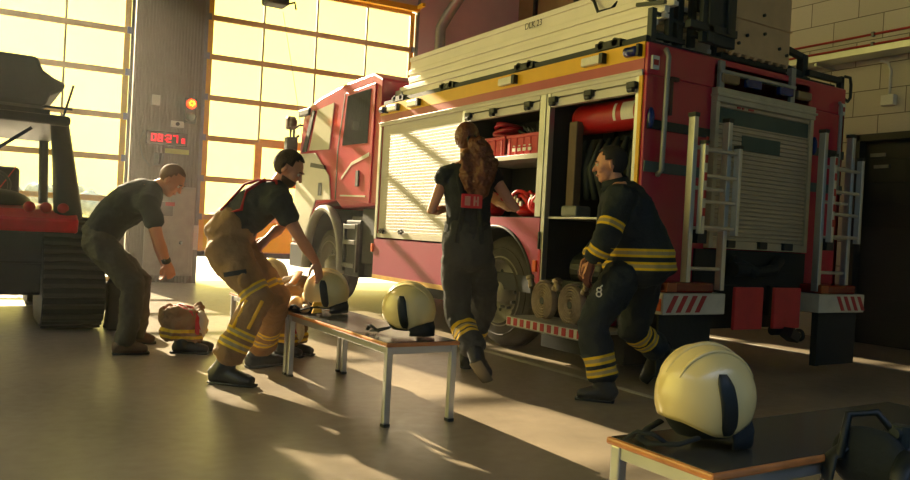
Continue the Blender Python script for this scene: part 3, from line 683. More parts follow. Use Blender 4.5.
b = nb(); box(b, .1, 2.4, 7.0, 7.26, 2.66, 2.72); box(b, .0, 2.46, 6.9, 7.2, 2.74, 2.8); box(b, -.02, .05, 6.8, 7.22, 2.68, 2.79); make('sun_visor', b, blk, cab, bevel=.02)
b = nb()
M = Matrix.Translation((0,0,0)); box(b, .15, 2.35, 7.19, 7.24, 1.7, 2.1); box(b, .12, 2.38, 7.11, 7.2, 2.1, 2.62); make('windscreen', b, mat('windscreen_dark', (50, 60, 62), .1), cab)
fa = [(5.98+.64*math.cos(a), .52+.78*math.sin(a)) for a in [math.radians(-5+i*190/20) for i in range(21)]]
b = nb(); tube(b, [(-.01, y, z) for y, z in fa], [(.07, .05)]*21, 8, ref=(1,0,0)); part('front_wheel_fender', b, mat('fender_grey', (150, 146, 134), .5), smooth=True)
b = nb()
for i in range(20):
    q = [(.0, *fa[i]), (.6, *fa[i]), (.6, *fa[i+1]), (.0, *fa[i+1])]; b.faces.new([b.verts.new(p) for p in q])
part('front_arch_lining', b, chas)
b = nb(); 
for z in (1.06, .86, .56): box(b, -.03, .3, 4.92, 5.3, z-.03, z+.03)
for y in (4.9, 5.3): box(b, -.02, .3, y-.02, y+.02, .48, 1.1)
part('cab_step', b, mat('step_grey', (74, 74, 70), .45, .3), bevel=.006)
b = nb(); box(b, .02, .5, 4.86, 5.32, .42, 1.15); box(b, .05, 2.4, 4.42, 4.9, .6, 1.3); part('step_housing', b, chas, bevel=.02)
b = nb(); box(b, -.0, 2.5, 6.75, 7.35, .42, .78); part('front_bumper', b, dark, bevel=.03)
b = nb(); box(b, -.12, .0, 7.2, 7.3, 2.1, 2.38); box(b, -.12, .0, 7.18, 7.3, 1.8, 2.04); mr_ = part('mirror', b, dark, bevel=.03)
b = nb(); tube(b, [(-.06, 7.25, 2.5), (-.0, 7.2, 2.56), (.1, 7.1, 2.56)], .018, 8); tube(b, [(-.06, 7.25, 1.9), (.1, 7.15, 1.9)], .018, 8); tube(b, [(-.06,7.25,1.9),(-.06,7.25,2.5)], .02, 8); make('mirror_arm', b, dark, mr_)
b = nb(); box(b, -.2, -.06, 7.15, 7.28, 2.48, 2.68); ell(b, (-.13, 7.1, 2.57), (.06, .05, .09)); o = part('camera_mirror', b, mat('mirror_brown', (96, 62, 54), .5), bevel=.03)
b = nb(); tube(b, [(-.13, 7.2, 2.5), (-.13, 7.2, 2.3), (0, 7.2, 2.4)], .02, 8); box(b, -.2, -.08, 7.14, 7.26, 2.05, 2.36); make('mirror_bracket', b, dark, o)

# ------------------------------------------------------------------ locker contents
def crate(x0, y0, y1, z0, h, label, m=pink):
    t = thing('tool_crate', ((x0+.3), (y0+y1)/2, z0), label, 'crate', None)
    b = nb(); box(b, x0, x0+.02, y0, y1, z0, z0+h); box(b, x0+.42, x0+.44, y0, y1, z0, z0+h); box(b, x0, x0+.44, y0, y0+.02, z0, z0+h); box(b, x0, x0+.44, y1-.02, y1, z0, z0+h); box(b, x0, x0+.44, y0, y1, z0, z0+.02)
    box(b, x0-.012, x0, y0, y1, z0+h-.03, z0+h); 
    for k in range(5): yy = y0+(y1-y0)*(k+.5)/5; box(b, x0-.008, x0, yy-.01, yy+.01, z0+.02, z0+h-.03)
    make('crate_body', b, m, t, bevel=.004)
    return t
crate(.06, 1.3, 1.82, 1.787, .2, 'red plastic crate nearer the aluminium post on the upper locker shelf')
b = nb()
for k in range(4): y = 1.42+k*.08; box(b, .044, .049, y, y+.05, 1.83, 1.86); box(b, .044, .049, y+.01, y+.04, 1.875, 1.885)
crate(.06, 1.84, 2.42, 1.787, .2, 'red plastic crate partly behind the ponytail on the upper locker shelf')
make('crate_label', b, white, bpy.data.objects['tool_crate'])
b = nb()
for k in range(5): torus(b, (.25, 2.05+random.uniform(-.03,.03), 2.02+k*.026), (random.uniform(-.2,.2), random.uniform(-.2,.2), 1), .15-.01*k, .02, 24, 8)
make('coiled_red_hose', b, mat('glossy_red_hose', (175, 20, 40), .3), smooth=True, label='coil of glossy red hose on top of the red crate', cat='hose')
b = nb()
for k in range(7): 
    y = 1.34+k*.07; tube(b, [(.1+.03*k, y, 2.0), (.2, y+.06, 2.05+.02*(k % 3)), (.3, y+.15, 2.02)], .016, 8)
make('black_tool_bundle', b, blk, smooth=True, label='tangle of black hand tools lying in the crate below the rolled shutter', cat='tools')
for i, (y, lb) in enumerate(((1.36, 'bundle of red straps with metal buckles beside the aluminium post'), (1.62, 'bundle of red straps in the middle of the lower locker'), (2.2, 'bundle of red straps behind the person with the ponytail'))):
    t = thing('red_strap_bundle', (.2, y, 1.23), lb, 'straps')
    b = nb()
    for k in range(6): torus(b, (.12+.03*k, y+random.uniform(-.03,.03), 1.36+random.uniform(-.02,.03)), (random.uniform(-1,1), random.uniform(-.5,.5), .3), .09, .018, 18, 6)
    ell(b, (.2, y, 1.28), (.12, .1, .05)); make('straps', b, mat('bright_red_strap', (205, 25, 25), .5), t, smooth=True)
    b = nb(); 
    for k in range(3): box(b, .07, .09, y-.06+k*.05, y-.03+k*.05, 1.33+.03*k, 1.37+.03*k)
    make('buckle', b, alu, t)
t = thing('red_cylinder', (.3, .55, 1.97), 'large red gas cylinder with white label at the top of the open locker', 'cylinder')
b = nb(); lathe(b, [(0, .0), (.02, .08), (.06, .125), (.1, .13), (.88, .13), (.92, .12), (.95, .06), (.96, 0)], (.3, .12, 2.085), (0,1,0), 28); make('tank', b, mat('tank_red', (170, 22, 24), .35), t, smooth=True)
def patch(y0, y1, a0, a1, r=.1315):
    b = nb(); n = 10; A = []
    for i in range(n+1):
        a = math.radians(a0+(a1-a0)*i/n); A.append((b.verts.new((.3-r*math.cos(a), y0, 2.085+r*math.sin(a))), b.verts.new((.3-r*math.cos(a), y1, 2.085+r*math.sin(a)))))
    for i in range(n): b.faces.new((A[i][0], A[i][1], A[i+1][1], A[i+1][0]))
    return b
make('white_label', patch(.3, .44, -28, 38), white, t); make('white_stripe', patch(.5, .53, -28, 38), white, t)
b = nb(); cyl(b, (.3, 1.0, 2.085), (.3, 1.08, 2.085), .03); make('valve', b, hw, t)
def reel(y, z, x, label):
    t = thing('rolled_hose', (x, y, z-.17), label, 'hose roll')
    b = nb(); ax = V((1, -.12, 0)).normalized(); e1 = V((0,0,1)); e2 = ax.cross(e1); pts = []
    for i in range(170):
        a = i*2*PI/28; r = .035+.0215*i/28; pts.append(V((x, y, z))+e1*math.cos(a)*r+e2*math.sin(a)*r)
    tube(b, pts, [(.034, .0095)]*len(pts), 8, ref=ax); make('hose', b, mat('hose_canvas', (158, 140, 122), .8, 0, .15, 30), t, smooth=True)
    b = nb(); cyl(b, V((x,y,z))-ax*.03, V((x,y,z))+ax*.03, .03, 14); make('core', b, dark, t)
    for sg in (-1, 1):
        b = nb(); p = V((x-.02, y+sg*.15, z+.1)); lathe(b, [(0, 0), (0, .03), (.03, .034), (.035, .026), (.07, .026), (.075, .036), (.1, .036), (.1, 0)], p, (0, sg*.4, .9), 14)
        make('coupling', b, mat('brass_grey', (150, 136, 112), .35, .7), t, smooth=False)
reel(.88, .53, -.14, 'rolled fire hose on the step nearer the wheel'); reel(.53, .53, -.14, 'rolled fire hose on the step nearer the person in dark turnout gear')
b = nb()
for k in range(10): 
    y = .18+k*.1; tube(b, [(.3, y, 1.9), (.24+.05*math.sin(k), y+.03, 1.65), (.26, y, 1.4)], [.02, .05+.02*math.sin(k*2), .03], 10)
make('hanging_harness', b, dark, smooth=True, label='dark breathing harnesses hanging in the open locker above the shelf', cat='harness')
b = nb(); box(b, .3, .58, .2, 1.0, .37, .95); cyl(b, (.25, .5, .8), (.25, .9, .8), .14, 20); make('portable_pump', b, blk, bevel=.02, label='black machine on the locker floor behind the rolled hoses', cat='pump')
t = thing('red_extinguisher', (.1, .38, .37), 'red fire extinguisher on the locker floor behind the dark turnout trousers', 'extinguisher')
b = nb(); lathe(b, [(0, 0), (0, .07), (.3, .075), (.36, .05), (.4, .025), (.43, .025), (.43, 0)], (.1, .38, .39), (0,0,1), 20); make('tank', b, red, t, smooth=True)
b = nb(); bar(b, (.1, .38, .83), (.0, .38, .88), .03, .02); cyl(b, (.1,.38,.8), (.1,.38,.86), .02); make('lever', b, blk, t)
b = nb(); box(b, .03, .2, .75, .95, 1.235, 1.33); make('small_grey_case', b, grey, bevel=.02, label='small grey metal case on the locker shelf', cat='case')

# ------------------------------------------------------------------ benches
topm = mat('bench_laminate', (62, 62, 58), .22, 0, .08, 6)
def bench(x0, x1, y0, y1, label, z=.45):
    t = thing('bench', ((x0+x1)/2, (y0+y1)/2, 0), label, 'bench', None)
    b = nb(); box(b, x0, x1, y0, y1, z-.024, z-.002); o = make('bench_top', b, wood, t, bevel=.007)
    b = nb(); box(b, x0+.012, x1-.012, y0+.012, y1-.012, z-.003, z); make('laminate_surface', b, topm, o)
    b = nb(); i = .03
    for xx in (x0+i, x1-i): box(b, xx-.012, xx+.012, y0+i, y1-i, z-.064, z-.024)
    for yy in (y0+i, y1-i): box(b, x0+i, x1-i, yy-.012, yy+.012, z-.064, z-.024)
    make('bench_frame', b, alu, t, bevel=.003)
    for xx in (x0+i, x1-i):
        for yy in (y0+i, y1-i):
            b = nb(); box(b, xx-.019, xx+.019, yy-.019, yy+.019, .015, z-.024); l = make('leg', b, alu, t, bevel=.006)
            b = nb(); box(b, xx-.02, xx+.02, yy-.02, yy+.02, 0, .016); make('foot_cap', b, blk, l)
bench(-2.31, -1.85, -.53, .985, 'long low bench with wooden edge carrying the cream helmet nearest the ponytailed person')
bench(-2.31, -1.85, 1.0, 2.4, 'low bench behind the first, where the tan gear lies')
bench(-2.51, -.95, -2.82, -2.41, 'foreground bench with dark top and wooden edge under the largest helmet')

# ------------------------------------------------------------------ helmets
def helmet(loc, yaw, label, pitch=0, roll=0, s=1.0):
    t = thing('firefighter_helmet', loc, label, 'helmet', None)
    M = Matrix.Translation(V(loc)) @ Matrix.Rotation(yaw, 4, 'Z') @ Matrix.Rotation(pitch, 4, 'Y') @ Matrix.Rotation(roll, 4, 'X') @ Matrix.Scale(s, 4)
    rx, ry, rz, cz = .152, .129, .158, .148
    def P(ph, th, o=0):
        ct, st = math.cos(th), math.sin(th)
        x = (rx+o)*math.cos(ph)*st; y = (ry+o)*math.sin(ph)*st; z = (rz+o)*ct
        if x < 0: x *= 1.04
        return V((x, y, cz+z))
    def cut(ph):
        a = abs((ph+PI) % (2*PI)-PI); d = math.degrees(a)
        k = [(0, 111), (35, 113), (52, 119), (75, 128), (100, 130), (125, 118), (150, 112), (180, 110)]
        for (a0, c0), (a1, c1) in zip(k, k[1:]):
            if d <= a1: return math.radians(c0+(c1-c0)*(d-a0)/(a1-a0))
        return math.radians(110)
    n, mm = 56, 22; b = nb(); G = []
    for i in range(mm+1):
        G.append([b.verts.new(P(2*PI*j/n, max(.002, cut(2*PI*j/n)*i/mm))) for j in range(n)])
    for i in range(mm):
        for j in range(n): b.faces.new((G[i][j], G[i][(j+1) % n], G[i+1][(j+1) % n], G[i+1][j]))
    bmesh.ops.remove_doubles(b, verts=b.verts, dist=.0008)
    bmesh.ops.transform(b, matrix=M, verts=b.verts); sh = make('shell', b, cream, t, smooth=True)
    so = sh.modifiers.new('s', 'SOLIDIFY'); so.thickness = .007; so.offset = -1
    b = nb()
    for off, top in ((0, .006), (.052, .005), (-.052, .005)):
        pts = []
        for k in range(19):
            a = math.radians(-62+k*124/18); x = rx*math.sin(a)*(1.04 if a < 0 else 1); zz = math.cos(a)
            sc_ = math.sqrt(max(.05, 1-(off/ry)**2)); pts.append(V((x*sc_, off, cz+rz*zz*sc_-.001)))
        tube(b, pts, [(.011*math.sin(PI*(k+.7)/19.4)+.002, top*math.sin(PI*(k+.7)/19.4)+.002) for k in range(19)], 8, ref=(0,1,0))
    bmesh.ops.transform(b, matrix=M, verts=b.verts); make('ridge', b, cream, sh, smooth=True)
    def rpatch(c, w, h, th0, o, rnd=.5, slant=0):
        b = nb(); K = 14; cen = b.verts.new(P(c, th0, o+.002)); R_ = []
        for lev in (.5, .88, 1.0):
            R_.append([b.verts.new(P(c+w*lev*max(-1, min(1, 1.25*math.cos(2*PI*j/28)))+slant*lev*math.sin(2*PI*j/28), th0-h*lev*max(-1, min(1, 1.12*math.sin(2*PI*j/28))), o+(.002 if lev < 1 else -.004))) for j in range(28)])
        for j in range(28):
            b.faces.new((cen, R_[0][j], R_[0][(j+1) % 28]))
            for l in (0, 1): b.faces.new((R_[l][j], R_[l+1][j], R_[l+1][(j+1) % 28], R_[l][(j+1) % 28]))
        bmesh.ops.transform(b, matrix=M, verts=b.verts); return b
    for sg in (-1, 1): make('side_cover', rpatch(sg*math.radians(88), .17, .6, math.radians(92), .006, slant=-.12*sg), blk, t, smooth=True)
    b = nb(); G = []      # liner and neck curtain
    for i in range(12):
        th = math.radians(70+i*6.6); G.append([b.verts.new(P(2*PI*j/40, th, -.016)) for j in range(40)])
    for i in range(11):
        for j in range(40): b.faces.new((G[i][j], G[i][(j+1) % 40], G[i+1][(j+1) % 40], G[i+1][j]))
    b.faces.new(G[-1]); b.faces.new(G[0][::-1])
    bmesh.ops.transform(b, matrix=M, verts=b.verts); make('inner_liner', b, mat('liner_black', (6, 15, 16), .8), t, smooth=True)
    b = nb(); A = []
    for k in range(25):
        ph = math.radians(105+k*150/24); p0 = P(ph, cut(ph)-.04, -.004); e = p0.copy(); e.z = .012; e.x *= 1.08; e.y *= 1.04
        A.append((b.verts.new(p0), b.verts.new((p0+e)/2+V((e.x, e.y, 0))*.05), b.verts.new(e)))
    for k in range(24):
        for l in (0, 1): b.faces.new((A[k][l], A[k+1][l], A[k+1][l+1], A[k][l+1]))
    bmesh.ops.transform(b, matrix=M, verts=b.verts); o = make('neck_guard', b, blackc, t, smooth=True)
    so = o.modifiers.new('s', 'SOLIDIFY'); so.thickness = .008
    b = nb(); tube(b, [V((.08, .1, .05)), V((.14, .09, .03)), V((.2, .03, .018)), V((.19, -.04, .016)), V((.13, -.09, .03)), V((.08, -.1, .05))], [(.014, .006)]*6, 8)
    tube(b, [V((.15, .06, .02)), V((.2, .05, .05)), V((.22, .0, .045)), V((.24, -.03, .015))], [(.013, .007)]*4, 8)
    bmesh.ops.transform(b, matrix=M, verts=b.verts); make('chin_strap', b, blackc, t, smooth=True)
    return t
aL = math.atan2(.53, -.85)
helmet((-2.06, -.29, .45), aL-.15, 'cream helmet standing alone at the near end of the long bench')
helmet((-2.1, .82, .45), aL+.1, 'cream helmet with yellow tape beside the reaching hand on the bench', roll=.0)
helmet((-2.06, 2.1, .45), aL-.5, 'half hidden cream helmet at the far end of the rear bench')
helmet((-2.3, -2.6, .45), math.radians(165), 'largest cream helmet in the foreground, ridges over its crown', s=1.0)
b = nb(); box(b, -2.235, -2.2, .68, .71, .5, .55); 
b = nb()
for z0, z1 in ((.47, .50), (.515, .545)):
    prism(b, [(-2.26, z0), (-2.19, z0+.006), (-2.2, z1), (-2.25, z1)], .655, 'y', .012)
make('yellow_tape_tag', b, yel, label='small yellow reflective tag lying against the helmet by the hand', cat='tag')

# ------------------------------------------------------------------ crumpled gear
def lump(name, pts, m, parent, vox=.012, wr=.02, wf=9, **k):
    b = nb()
    for c, r in pts: ell(b, c, r, n=14)
    return make(name, b, m, parent, voxel=vox, sm=3, wrinkle=wr, wf=wf, **k)
B2 = V((-2.2, 1.5, .45))
t = thing('turnout_jacket', (-2.15, 1.4, .45), 'crumpled tan turnout jacket and gloves spread over the rear bench', 'jacket')
lump('jacket_cloth', [((-2.15, 1.12, .49), (.14, .16, .05)), ((-2.1, 1.35, .52), (.17, .17, .07)), ((-2.15, 1.65, .5), (.15, .17, .06)), ((-2.32, 1.25, .5), (.09, .12, .06)), ((-2.36, 1.2, .42), (.04, .1, .09)), ((-2.05, 1.12, .55), (.08, .08, .06)), ((-2.08, 1.4, .6), (.12, .14, .07)), ((-1.98, 1.7, .58), (.12, .14, .07)), ((-2.2, 1.18, .56), (.08, .1, .05))], khaki, t, wr=.03)
b = nb(); tube(b, [(-2.28, 1.12, .57), (-2.16, 1.25, .65), (-2.06, 1.45, .69), (-1.98, 1.7, .67)], [(.03, .012)]*4, 8); make('collar_strap', b, mat('tan_orange_strap', (196, 134, 70), .6), t, smooth=True)
lump('dark_lining', [((-2.2, .95, .46), (.1, .08, .02)), ((-2.05, 1.9, .49), (.12, .1, .04))], blackc, t, wr=.02)
lump('work_gloves', [((-2.25, 1.0, .5), (.05, .1, .05)), ((-2.15, 1.0, .53), (.05, .1, .06)), ((-2.23, .86, .48), (.035, .06, .03)), ((-2.1, 1.06, .57), (.04, .07, .05))], mat('pale_tan_leather', (226, 196, 146), .6), None, wr=.015, label='pale tan leather gloves lying just behind the second helmet', cat='gloves')
def boots_kit(loc, label, s=1, yaw=0, dark_base=True):
    x, y, z = loc
    t = thing('turnout_trousers', loc, label, 'turnout gear')
    M = Matrix.Translation(V(loc)) @ Matrix.Rotation(yaw, 4, 'Z') @ Matrix.Scale(s, 4)
    for sg in (-1, 1):
        b = nb(); tube(b, [M @ V((.0, sg*.075, .04)), M @ V((.0, sg*.075, .12)), M @ V((.0, sg*.075, .2))], [(.07*s, .06*s), (.06*s, .055*s), (.06*s, .06*s)], 14)
        tube(b, [M @ V((-.05, sg*.075, .045)), M @ V((.05, sg*.075, .05)), M @ V((.16, sg*.08, .042)), M @ V((.2, sg*.08, .038))], [(.05*s, .044*s), (.048*s, .05*s), (.045*s, .04*s), (.034*s, .03*s)], 14)
        o = make('boot', b, boot, t, voxel=.009, sm=3)
        b = nb(); tube(b, [M @ V((-.075, sg*.075, .01)), M @ V((.21, sg*.08, .01))], [(.045*s, .011*s)]*2, 12, ref=(M @ V((0,1,0)))-V(loc)); make('sole', b, rub, o)
    A = V((0, 0, .0)); 
    mb = bandmat('turnout_tan_bands', khaki, (0,0,0), (0,0,1), [(.12*s, .145*s, 1), (.17*s, .195*s, 1)], yonly=True)
    b = nb()
    for k in range(7):
        zz = .13+.032*k; r = .135+.012*math.sin(k*2.1); tube(b, [M @ V((.95*r*math.cos(a)*1.0-.01*k*.3, 1.08*r*math.sin(a), zz+.012*math.sin(3*a+k))) for a in [2*PI*i/20 for i in range(20)]], [(.032*s, .03*s)]*20, 8, cap=False, closed=True)
    ell(b, M @ V((0, 0, .2)), (.11*s, .12*s, .1*s)); ell(b, M @ V((-.03, .0, .31)), (.1*s, .12*s, .05*s))
    make('trouser_folds', b, mb, t, voxel=.01, sm=1, wrinkle=.034*s, wf=13)
    b = nb(); tube(b, [M @ V(p) for p in ((-.16, .1, .22), (-.14, .08, .34), (-.04, .03, .37), (.06, -.06, .36), (.12, -.1, .28), (.13, -.13, .16))], [(.022*s, .008*s)]*6, 8); tube(b, [M @ V(p) for p in ((-.14, -.08, .3), (-.04, -.1, .37), (.08, -.12, .33), (.15, -.09, .2))], [(.024*s, .009*s)]*4, 8)
    make('red_braces', b, mat('red_braces', (190, 20, 30), .6), t, smooth=True)
    b = nb(); ell(b, M @ V((.12, -.02, .22)), (.05*s, .1*s, .11*s)); make('white_lining', b, mat('white_lining', (200, 190, 160), .8), t, smooth=True, wrinkle=.01)
    return t
YB = lin((222, 180, 18)); SB = lin((156, 138, 92))
def bandmat(name, base, A, B, ranges, yonly=False):
    """base material with reflective bands at distances (a,b,kind) from A towards B, in the coordinates of the part"""
    m = base.copy(); m.name = name; nt = m.node_tree; N = nt.nodes; L = nt.links; bs = N['Principled BSDF']
    d = (V(B)-V(A)).normalized(); tc = [n for n in N if n.type == 'TEX_COORD'][0]
    dp = N.new('ShaderNodeVectorMath'); dp.operation = 'DOT_PRODUCT'; dp.inputs[1].default_value = d
    L.new(tc.outputs['Object'], dp.inputs[0]); off = d.dot(V(A))
    src = bs.inputs['Base Color'].links[0].from_socket if bs.inputs['Base Color'].links else None
    for a, c, kd in ranges:
        s1 = N.new('ShaderNodeMath'); s1.operation = 'COMPARE'; s1.inputs[1].default_value = off+(a+c)/2; s1.inputs[2].default_value = (c-a)/2
        L.new(dp.outputs['Value'], s1.inputs[0])
        mx = N.new('ShaderNodeMix'); mx.data_type = 'RGBA'; L.new(s1.outputs[0], mx.inputs[0])
        if src: L.new(src, mx.inputs[6])
        else: mx.inputs[6].default_value = bs.inputs['Base Color'].default_value
        mx.inputs[7].default_value = YB if kd == 1 else SB
        src = mx.outputs[2]
    L.new(src, bs.inputs['Base Color']); return m
def triple(a, w=.07): return [(a, a+w*.3, 1), (a+w*.3, a+w*.7, 2), (a+w*.7, a+w, 1)]

boots_kit((-2.72, 2.14, 0), 'folded tan turnout trousers with red braces standing over boots on the floor', 1.0, -.5)
boots_kit((-1.98, 1.85, 0), 'folded turnout trousers on boots under the rear bench behind the steel leg', .95, -1.0)

# foreground rucksack in the corner
g = at(896, 440, 2.3); gx, gy = g.x, g.y
t = thing('breathing_apparatus', (gx, gy, 0), 'dark breathing set with harness in the bottom corner of the foreground', 'breathing apparatus')
b = nb(); lathe(b, [(0, 0), (.01, .06), (.05, .08), (.42, .08), (.48, .055), (.5, .02), (.5, 0)], (gx, gy, .02), (0,0,1), 24); make('air_bottle', b, mat('bottle_dark', (20, 26, 26), .35), t, smooth=True)
b = nb(); ell(b, (gx-.06, gy-.02, .26), (.06, .13, .25)); ell(b, (gx-.08, gy+.02, .45), (.05, .12, .1)); make('backplate', b, blackc, t, voxel=.01, wrinkle=.012)
b = nb()
for sg in (-1, 1): tube(b, [(gx-.08, gy+sg*.08, .5), (gx-.16, gy+sg*.1, .45), (gx-.18, gy+sg*.11, .3), (gx-.1, gy+sg*.1, .12)], [(.025, .008)]*4, 8)
tube(b, [(gx, gy, .52), (gx-.02, gy+.05, .58), (gx-.1, gy+.09, .57), (gx-.15, gy+.08, .45)], .012, 8); make('harness', b, blk, t, smooth=True)
b = nb(); cyl(b, (gx-.03, gy-.03, .5), (gx-.03, gy-.03, .56), .025, 12); cyl(b, (gx-.07, gy-.03, .54), (gx+.02, gy-.03, .54), .016, 10); make('valve', b, dark, t)
lump('leather_glove', [((gx+.0, gy-.16, .36), (.035, .03, .09)), ((gx+.0, gy-.16, .45), (.03, .03, .05)), ((gx+.02, gy-.15, .5), (.025, .02, .04))], mat('orange_leather', (150, 84, 34), .6), None, wr=.008, label='brown leather glove hooked on the dark breathing set in the corner', cat='glove')

# ------------------------------------------------------------------ tracked utility vehicle
t = thing('tracked_utility_vehicle', (-4.25, 4.8, 0), 'black and red tracked utility vehicle with roof box at the left edge', 'vehicle')
blkp = mat('vehicle_black', (4, 20, 21), .5)
b = nb(); box(b, -5.15, -3.38, 3.72, 6.4, .35, .86); box(b, -5.0, -3.5, 3.62, 3.75, .3, .7); make('body', b, blkp, t, bevel=.03)
b = nb(); prism(b, [(3.6, .86), (3.55, .98), (3.75, 1.06), (4.5, 1.12), (4.5, .86)], -5.15, 'x', 1.79); make('hood', b, mat('vehicle_red', (210, 0, 34), .3, coat=.5), t, bevel=.02)
for x in (-3.55, -4.98):
    b = nb(); ell(b, (x, 3.62, .8), (.11, .03, .035)); make('headlight', b, mat('headlight_cream', (206, 190, 150), .3), t, smooth=True)
b = nb(); box(b, -5.15, -3.38, 3.6, 3.74, .58, .87); make('front_bumper', b, blkp, t, bevel=.02)
b = nb()
for x in (-3.62, -3.48, -3.75, -4.75, -4.9): ell(b, (x, 3.68, 1.08), (.05, .04, .05), n=12)
make('red_lamp', b, dred, t, smooth=True)
for x in (-5.08, -3.48):
    b = nb(); tube(b, [(x+.05, 3.75, 1.0), (x, 3.85, 1.5), (x-.04, 4.0, 1.9)], [(.13, .1), (.1, .08), (.085, .06)], 12); make('roll_bar_front', b, blkp, t, smooth=True)
    b = nb(); tube(b, [(x, 5.9, .9), (x-.04, 5.8, 1.9)], .05, 12); make('roll_bar_rear', b, blkp, t, smooth=True)
b = nb(); box(b, -5.1, -3.44, 3.8, 5.95, 1.84, 1.93); make('roof', b, blkp, t, bevel=.03)
b = nb(); prism(b, [(-5.2, 1.99), (-5.2, 2.42), (-3.74, 2.42), (-3.69, 2.31), (-3.6, 2.25), (-3.5, 2.21), (-3.52, 2.15), (-3.62, 2.09), (-3.66, 1.99)], 3.72, 'y', 1.3); bmesh.ops.triangulate(b, faces=[f for f in b.faces if len(f.verts) > 4]); make('roof_cover', b, mat('tarpaulin', (24, 32, 34), .6, bump=.3, bscale=10), t, bevel=.03)
b = nb(); box(b, -5.0, -3.6, 4.0, 5.0, 1.93, 1.99); bar(b, (-3.5, 3.85, 1.93), (-3.43, 3.85, 2.22), .02, .02); bar(b, (-3.43, 3.85, 2.0), (-3.9, 3.85, 2.0), .02, .02); make('roof_rack', b, blk, t)
b = nb(); bar(b, (-4.3, 3.9, 1.35), (-3.75, 3.9, 1.8), .03, .03); make('brace_bar', b, blk, t)
b = nb(); ell(b, (-4.0, 4.3, 1.12), (.3, .25, .12)); ell(b, (-4.8, 4.3, 1.1), (.25, .25, .1)); make('dashboard', b, blk, t, smooth=True)
b = nb(); torus(b, (-4.05, 4.5, 1.28), (0, -1, .6), .17, .016, 28, 8); cyl(b, (-4.05, 4.5, 1.28), (-4.05, 4.3, 1.15), .02); make('steering_wheel', b, blk, t, smooth=True)
for x in (-4.0, -4.7):
    b = nb(); box(b, x-.25, x+.25, 4.9, 5.35, .85, 1.0); box(b, x-.24, x+.24, 5.3, 5.42, .98, 1.5); make('seat', b, blk, t, bevel=.04)
    b = nb(); box(b, x-.08, x+.08, 4.86, 4.9, .9, .95); bar(b, (x+.2, 5.28, 1.5), (x-.1, 5.28, 1.0), .05, .01); make('red_seat_belt', b, dred, t)
def track(x0, x1, y0, y1):
    h = 1.0; pr_ = [(y0+.28, .03), (y0+.1, .1), (y0+.02, .28), (y0+.12, .52), (y0+.36, .93), (y0+.5, h), (y0+.64, .95), (y1-.18, .5), (y1-.03, .3), (y1-.1, .1), (y1-.28, .03)]
    b = nb(); P_ = [V(((x0+x1)/2, y, z)) for y, z in pr_]; 
    prism(b, pr_, x0, 'x', x1-x0); bmesh.ops.triangulate(b, faces=[f for f in b.faces if len(f.verts) > 4])
    o = make('track_belt', b, rub, t, bevel=.01)
    b = nb(); per = []
    for i in range(len(pr_)):
        a, c = V((0, *pr_[i])), V((0, *pr_[(i+1) % len(pr_)])); n = max(1, int((c-a).length/.075))
        for k in range(n):
            p = a+(c-a)*(k+.5)/n; d = (c-a).normalized(); nn = V((0, -d.z, d.y)) ; nn = -nn if nn.dot(p-V((0, (y0+y1)/2, .45))) < 0 else nn
            if p.z < .04: continue
            bar(b, V((x0+.01, p.y, p.z))+nn*.012, V((x1-.01, p.y, p.z))+nn*.012, .034, .03, up=nn)
    make('track_cleats', b, mat('cleat_rubber', (44, 42, 38), .6), o)
    b = nb()
    for y, z, r in ((y0+.28, .3, .18), (y1-.28, .3, .18), (y0+.5, .6, .2)): cyl(b, (x1-.02, y, z), (x1+.015, y, z), r, 20)
    make('track_wheel', b, dark, o)
for x0, x1 in ((-3.64, -3.14), (-5.4, -4.9)):
    track(x0, x1, 3.3, 4.5); track(x0, x1, 5.2, 6.3)
# black wheel-like case behind the bending person
b = nb(); box(b, -3.1, -2.86, 3.45, 3.7, 0, .42); ell(b, (-2.98, 3.57, .42), (.12, .12, .09)); make('black_kit_bag', b, mat('bag_black', (24, 24, 26), .7), voxel=.014, wrinkle=.02, label='black kit bag standing on the floor behind the bending person', cat='bag')

# ------------------------------------------------------------------ people
RH = V((math.cos(YAW), -math.sin(YAW), 0)); FH = V((math.sin(YAW), math.cos(YAW), 0)); UP = V((0,0,1))
def lerp(a, b, t): return V(a)+(V(b)-V(a))*t
def hand(b, w, d, n, side, curl=.5, s=1.0):
    """w wrist, d hand direction, n palm normal, side thumb side"""
    d = V(d).normalized(); n = (V(n)-d*V(n).dot(d)).normalized(); sd = d.cross(n)
    if sd.dot(V(side)) < 0: sd = -sd
    w = V(w)
    tube(b, [w-d*.02, w+d*.02, w+d*.06*s, w+d*.088*s], [(.026*s, .018*s), (.034*s, .018*s), (.04*s, .016*s), (.037*s, .013*s)], 12, ref=sd)
    for k, L_ in enumerate((.062, .072, .066, .05)):
        r0 = w+d*.085*s+sd*(.0295-.0195*k)*s; q = [r0-d*.015, r0]; dd = d.copy(); p = r0
        for j in range(3):
            dd = (dd+n*(curl*(.35+.25*j))).normalized(); p = p+dd*L_*s*(.42, .32, .26)[j]; q.append(p)
        tube(b, q, [.0088*s, .0088*s, .0082*s, .0076*s, .0066*s], 8)
    r0 = w+d*.02*s+sd*.028*s; p1 = r0+(d*.5+sd*.8+n*.2).normalized()*.034*s; p2 = p1+(d*.85+sd*.3+n*.4).normalized()*.03*s; p3 = p2+(d*.9+n*.4).normalized()*.022*s
    tube(b, [r0-sd*.012, r0, p1, p2, p3], [.013*s, .0125*s, .0105*s, .0095*s, .0078*s], 8)
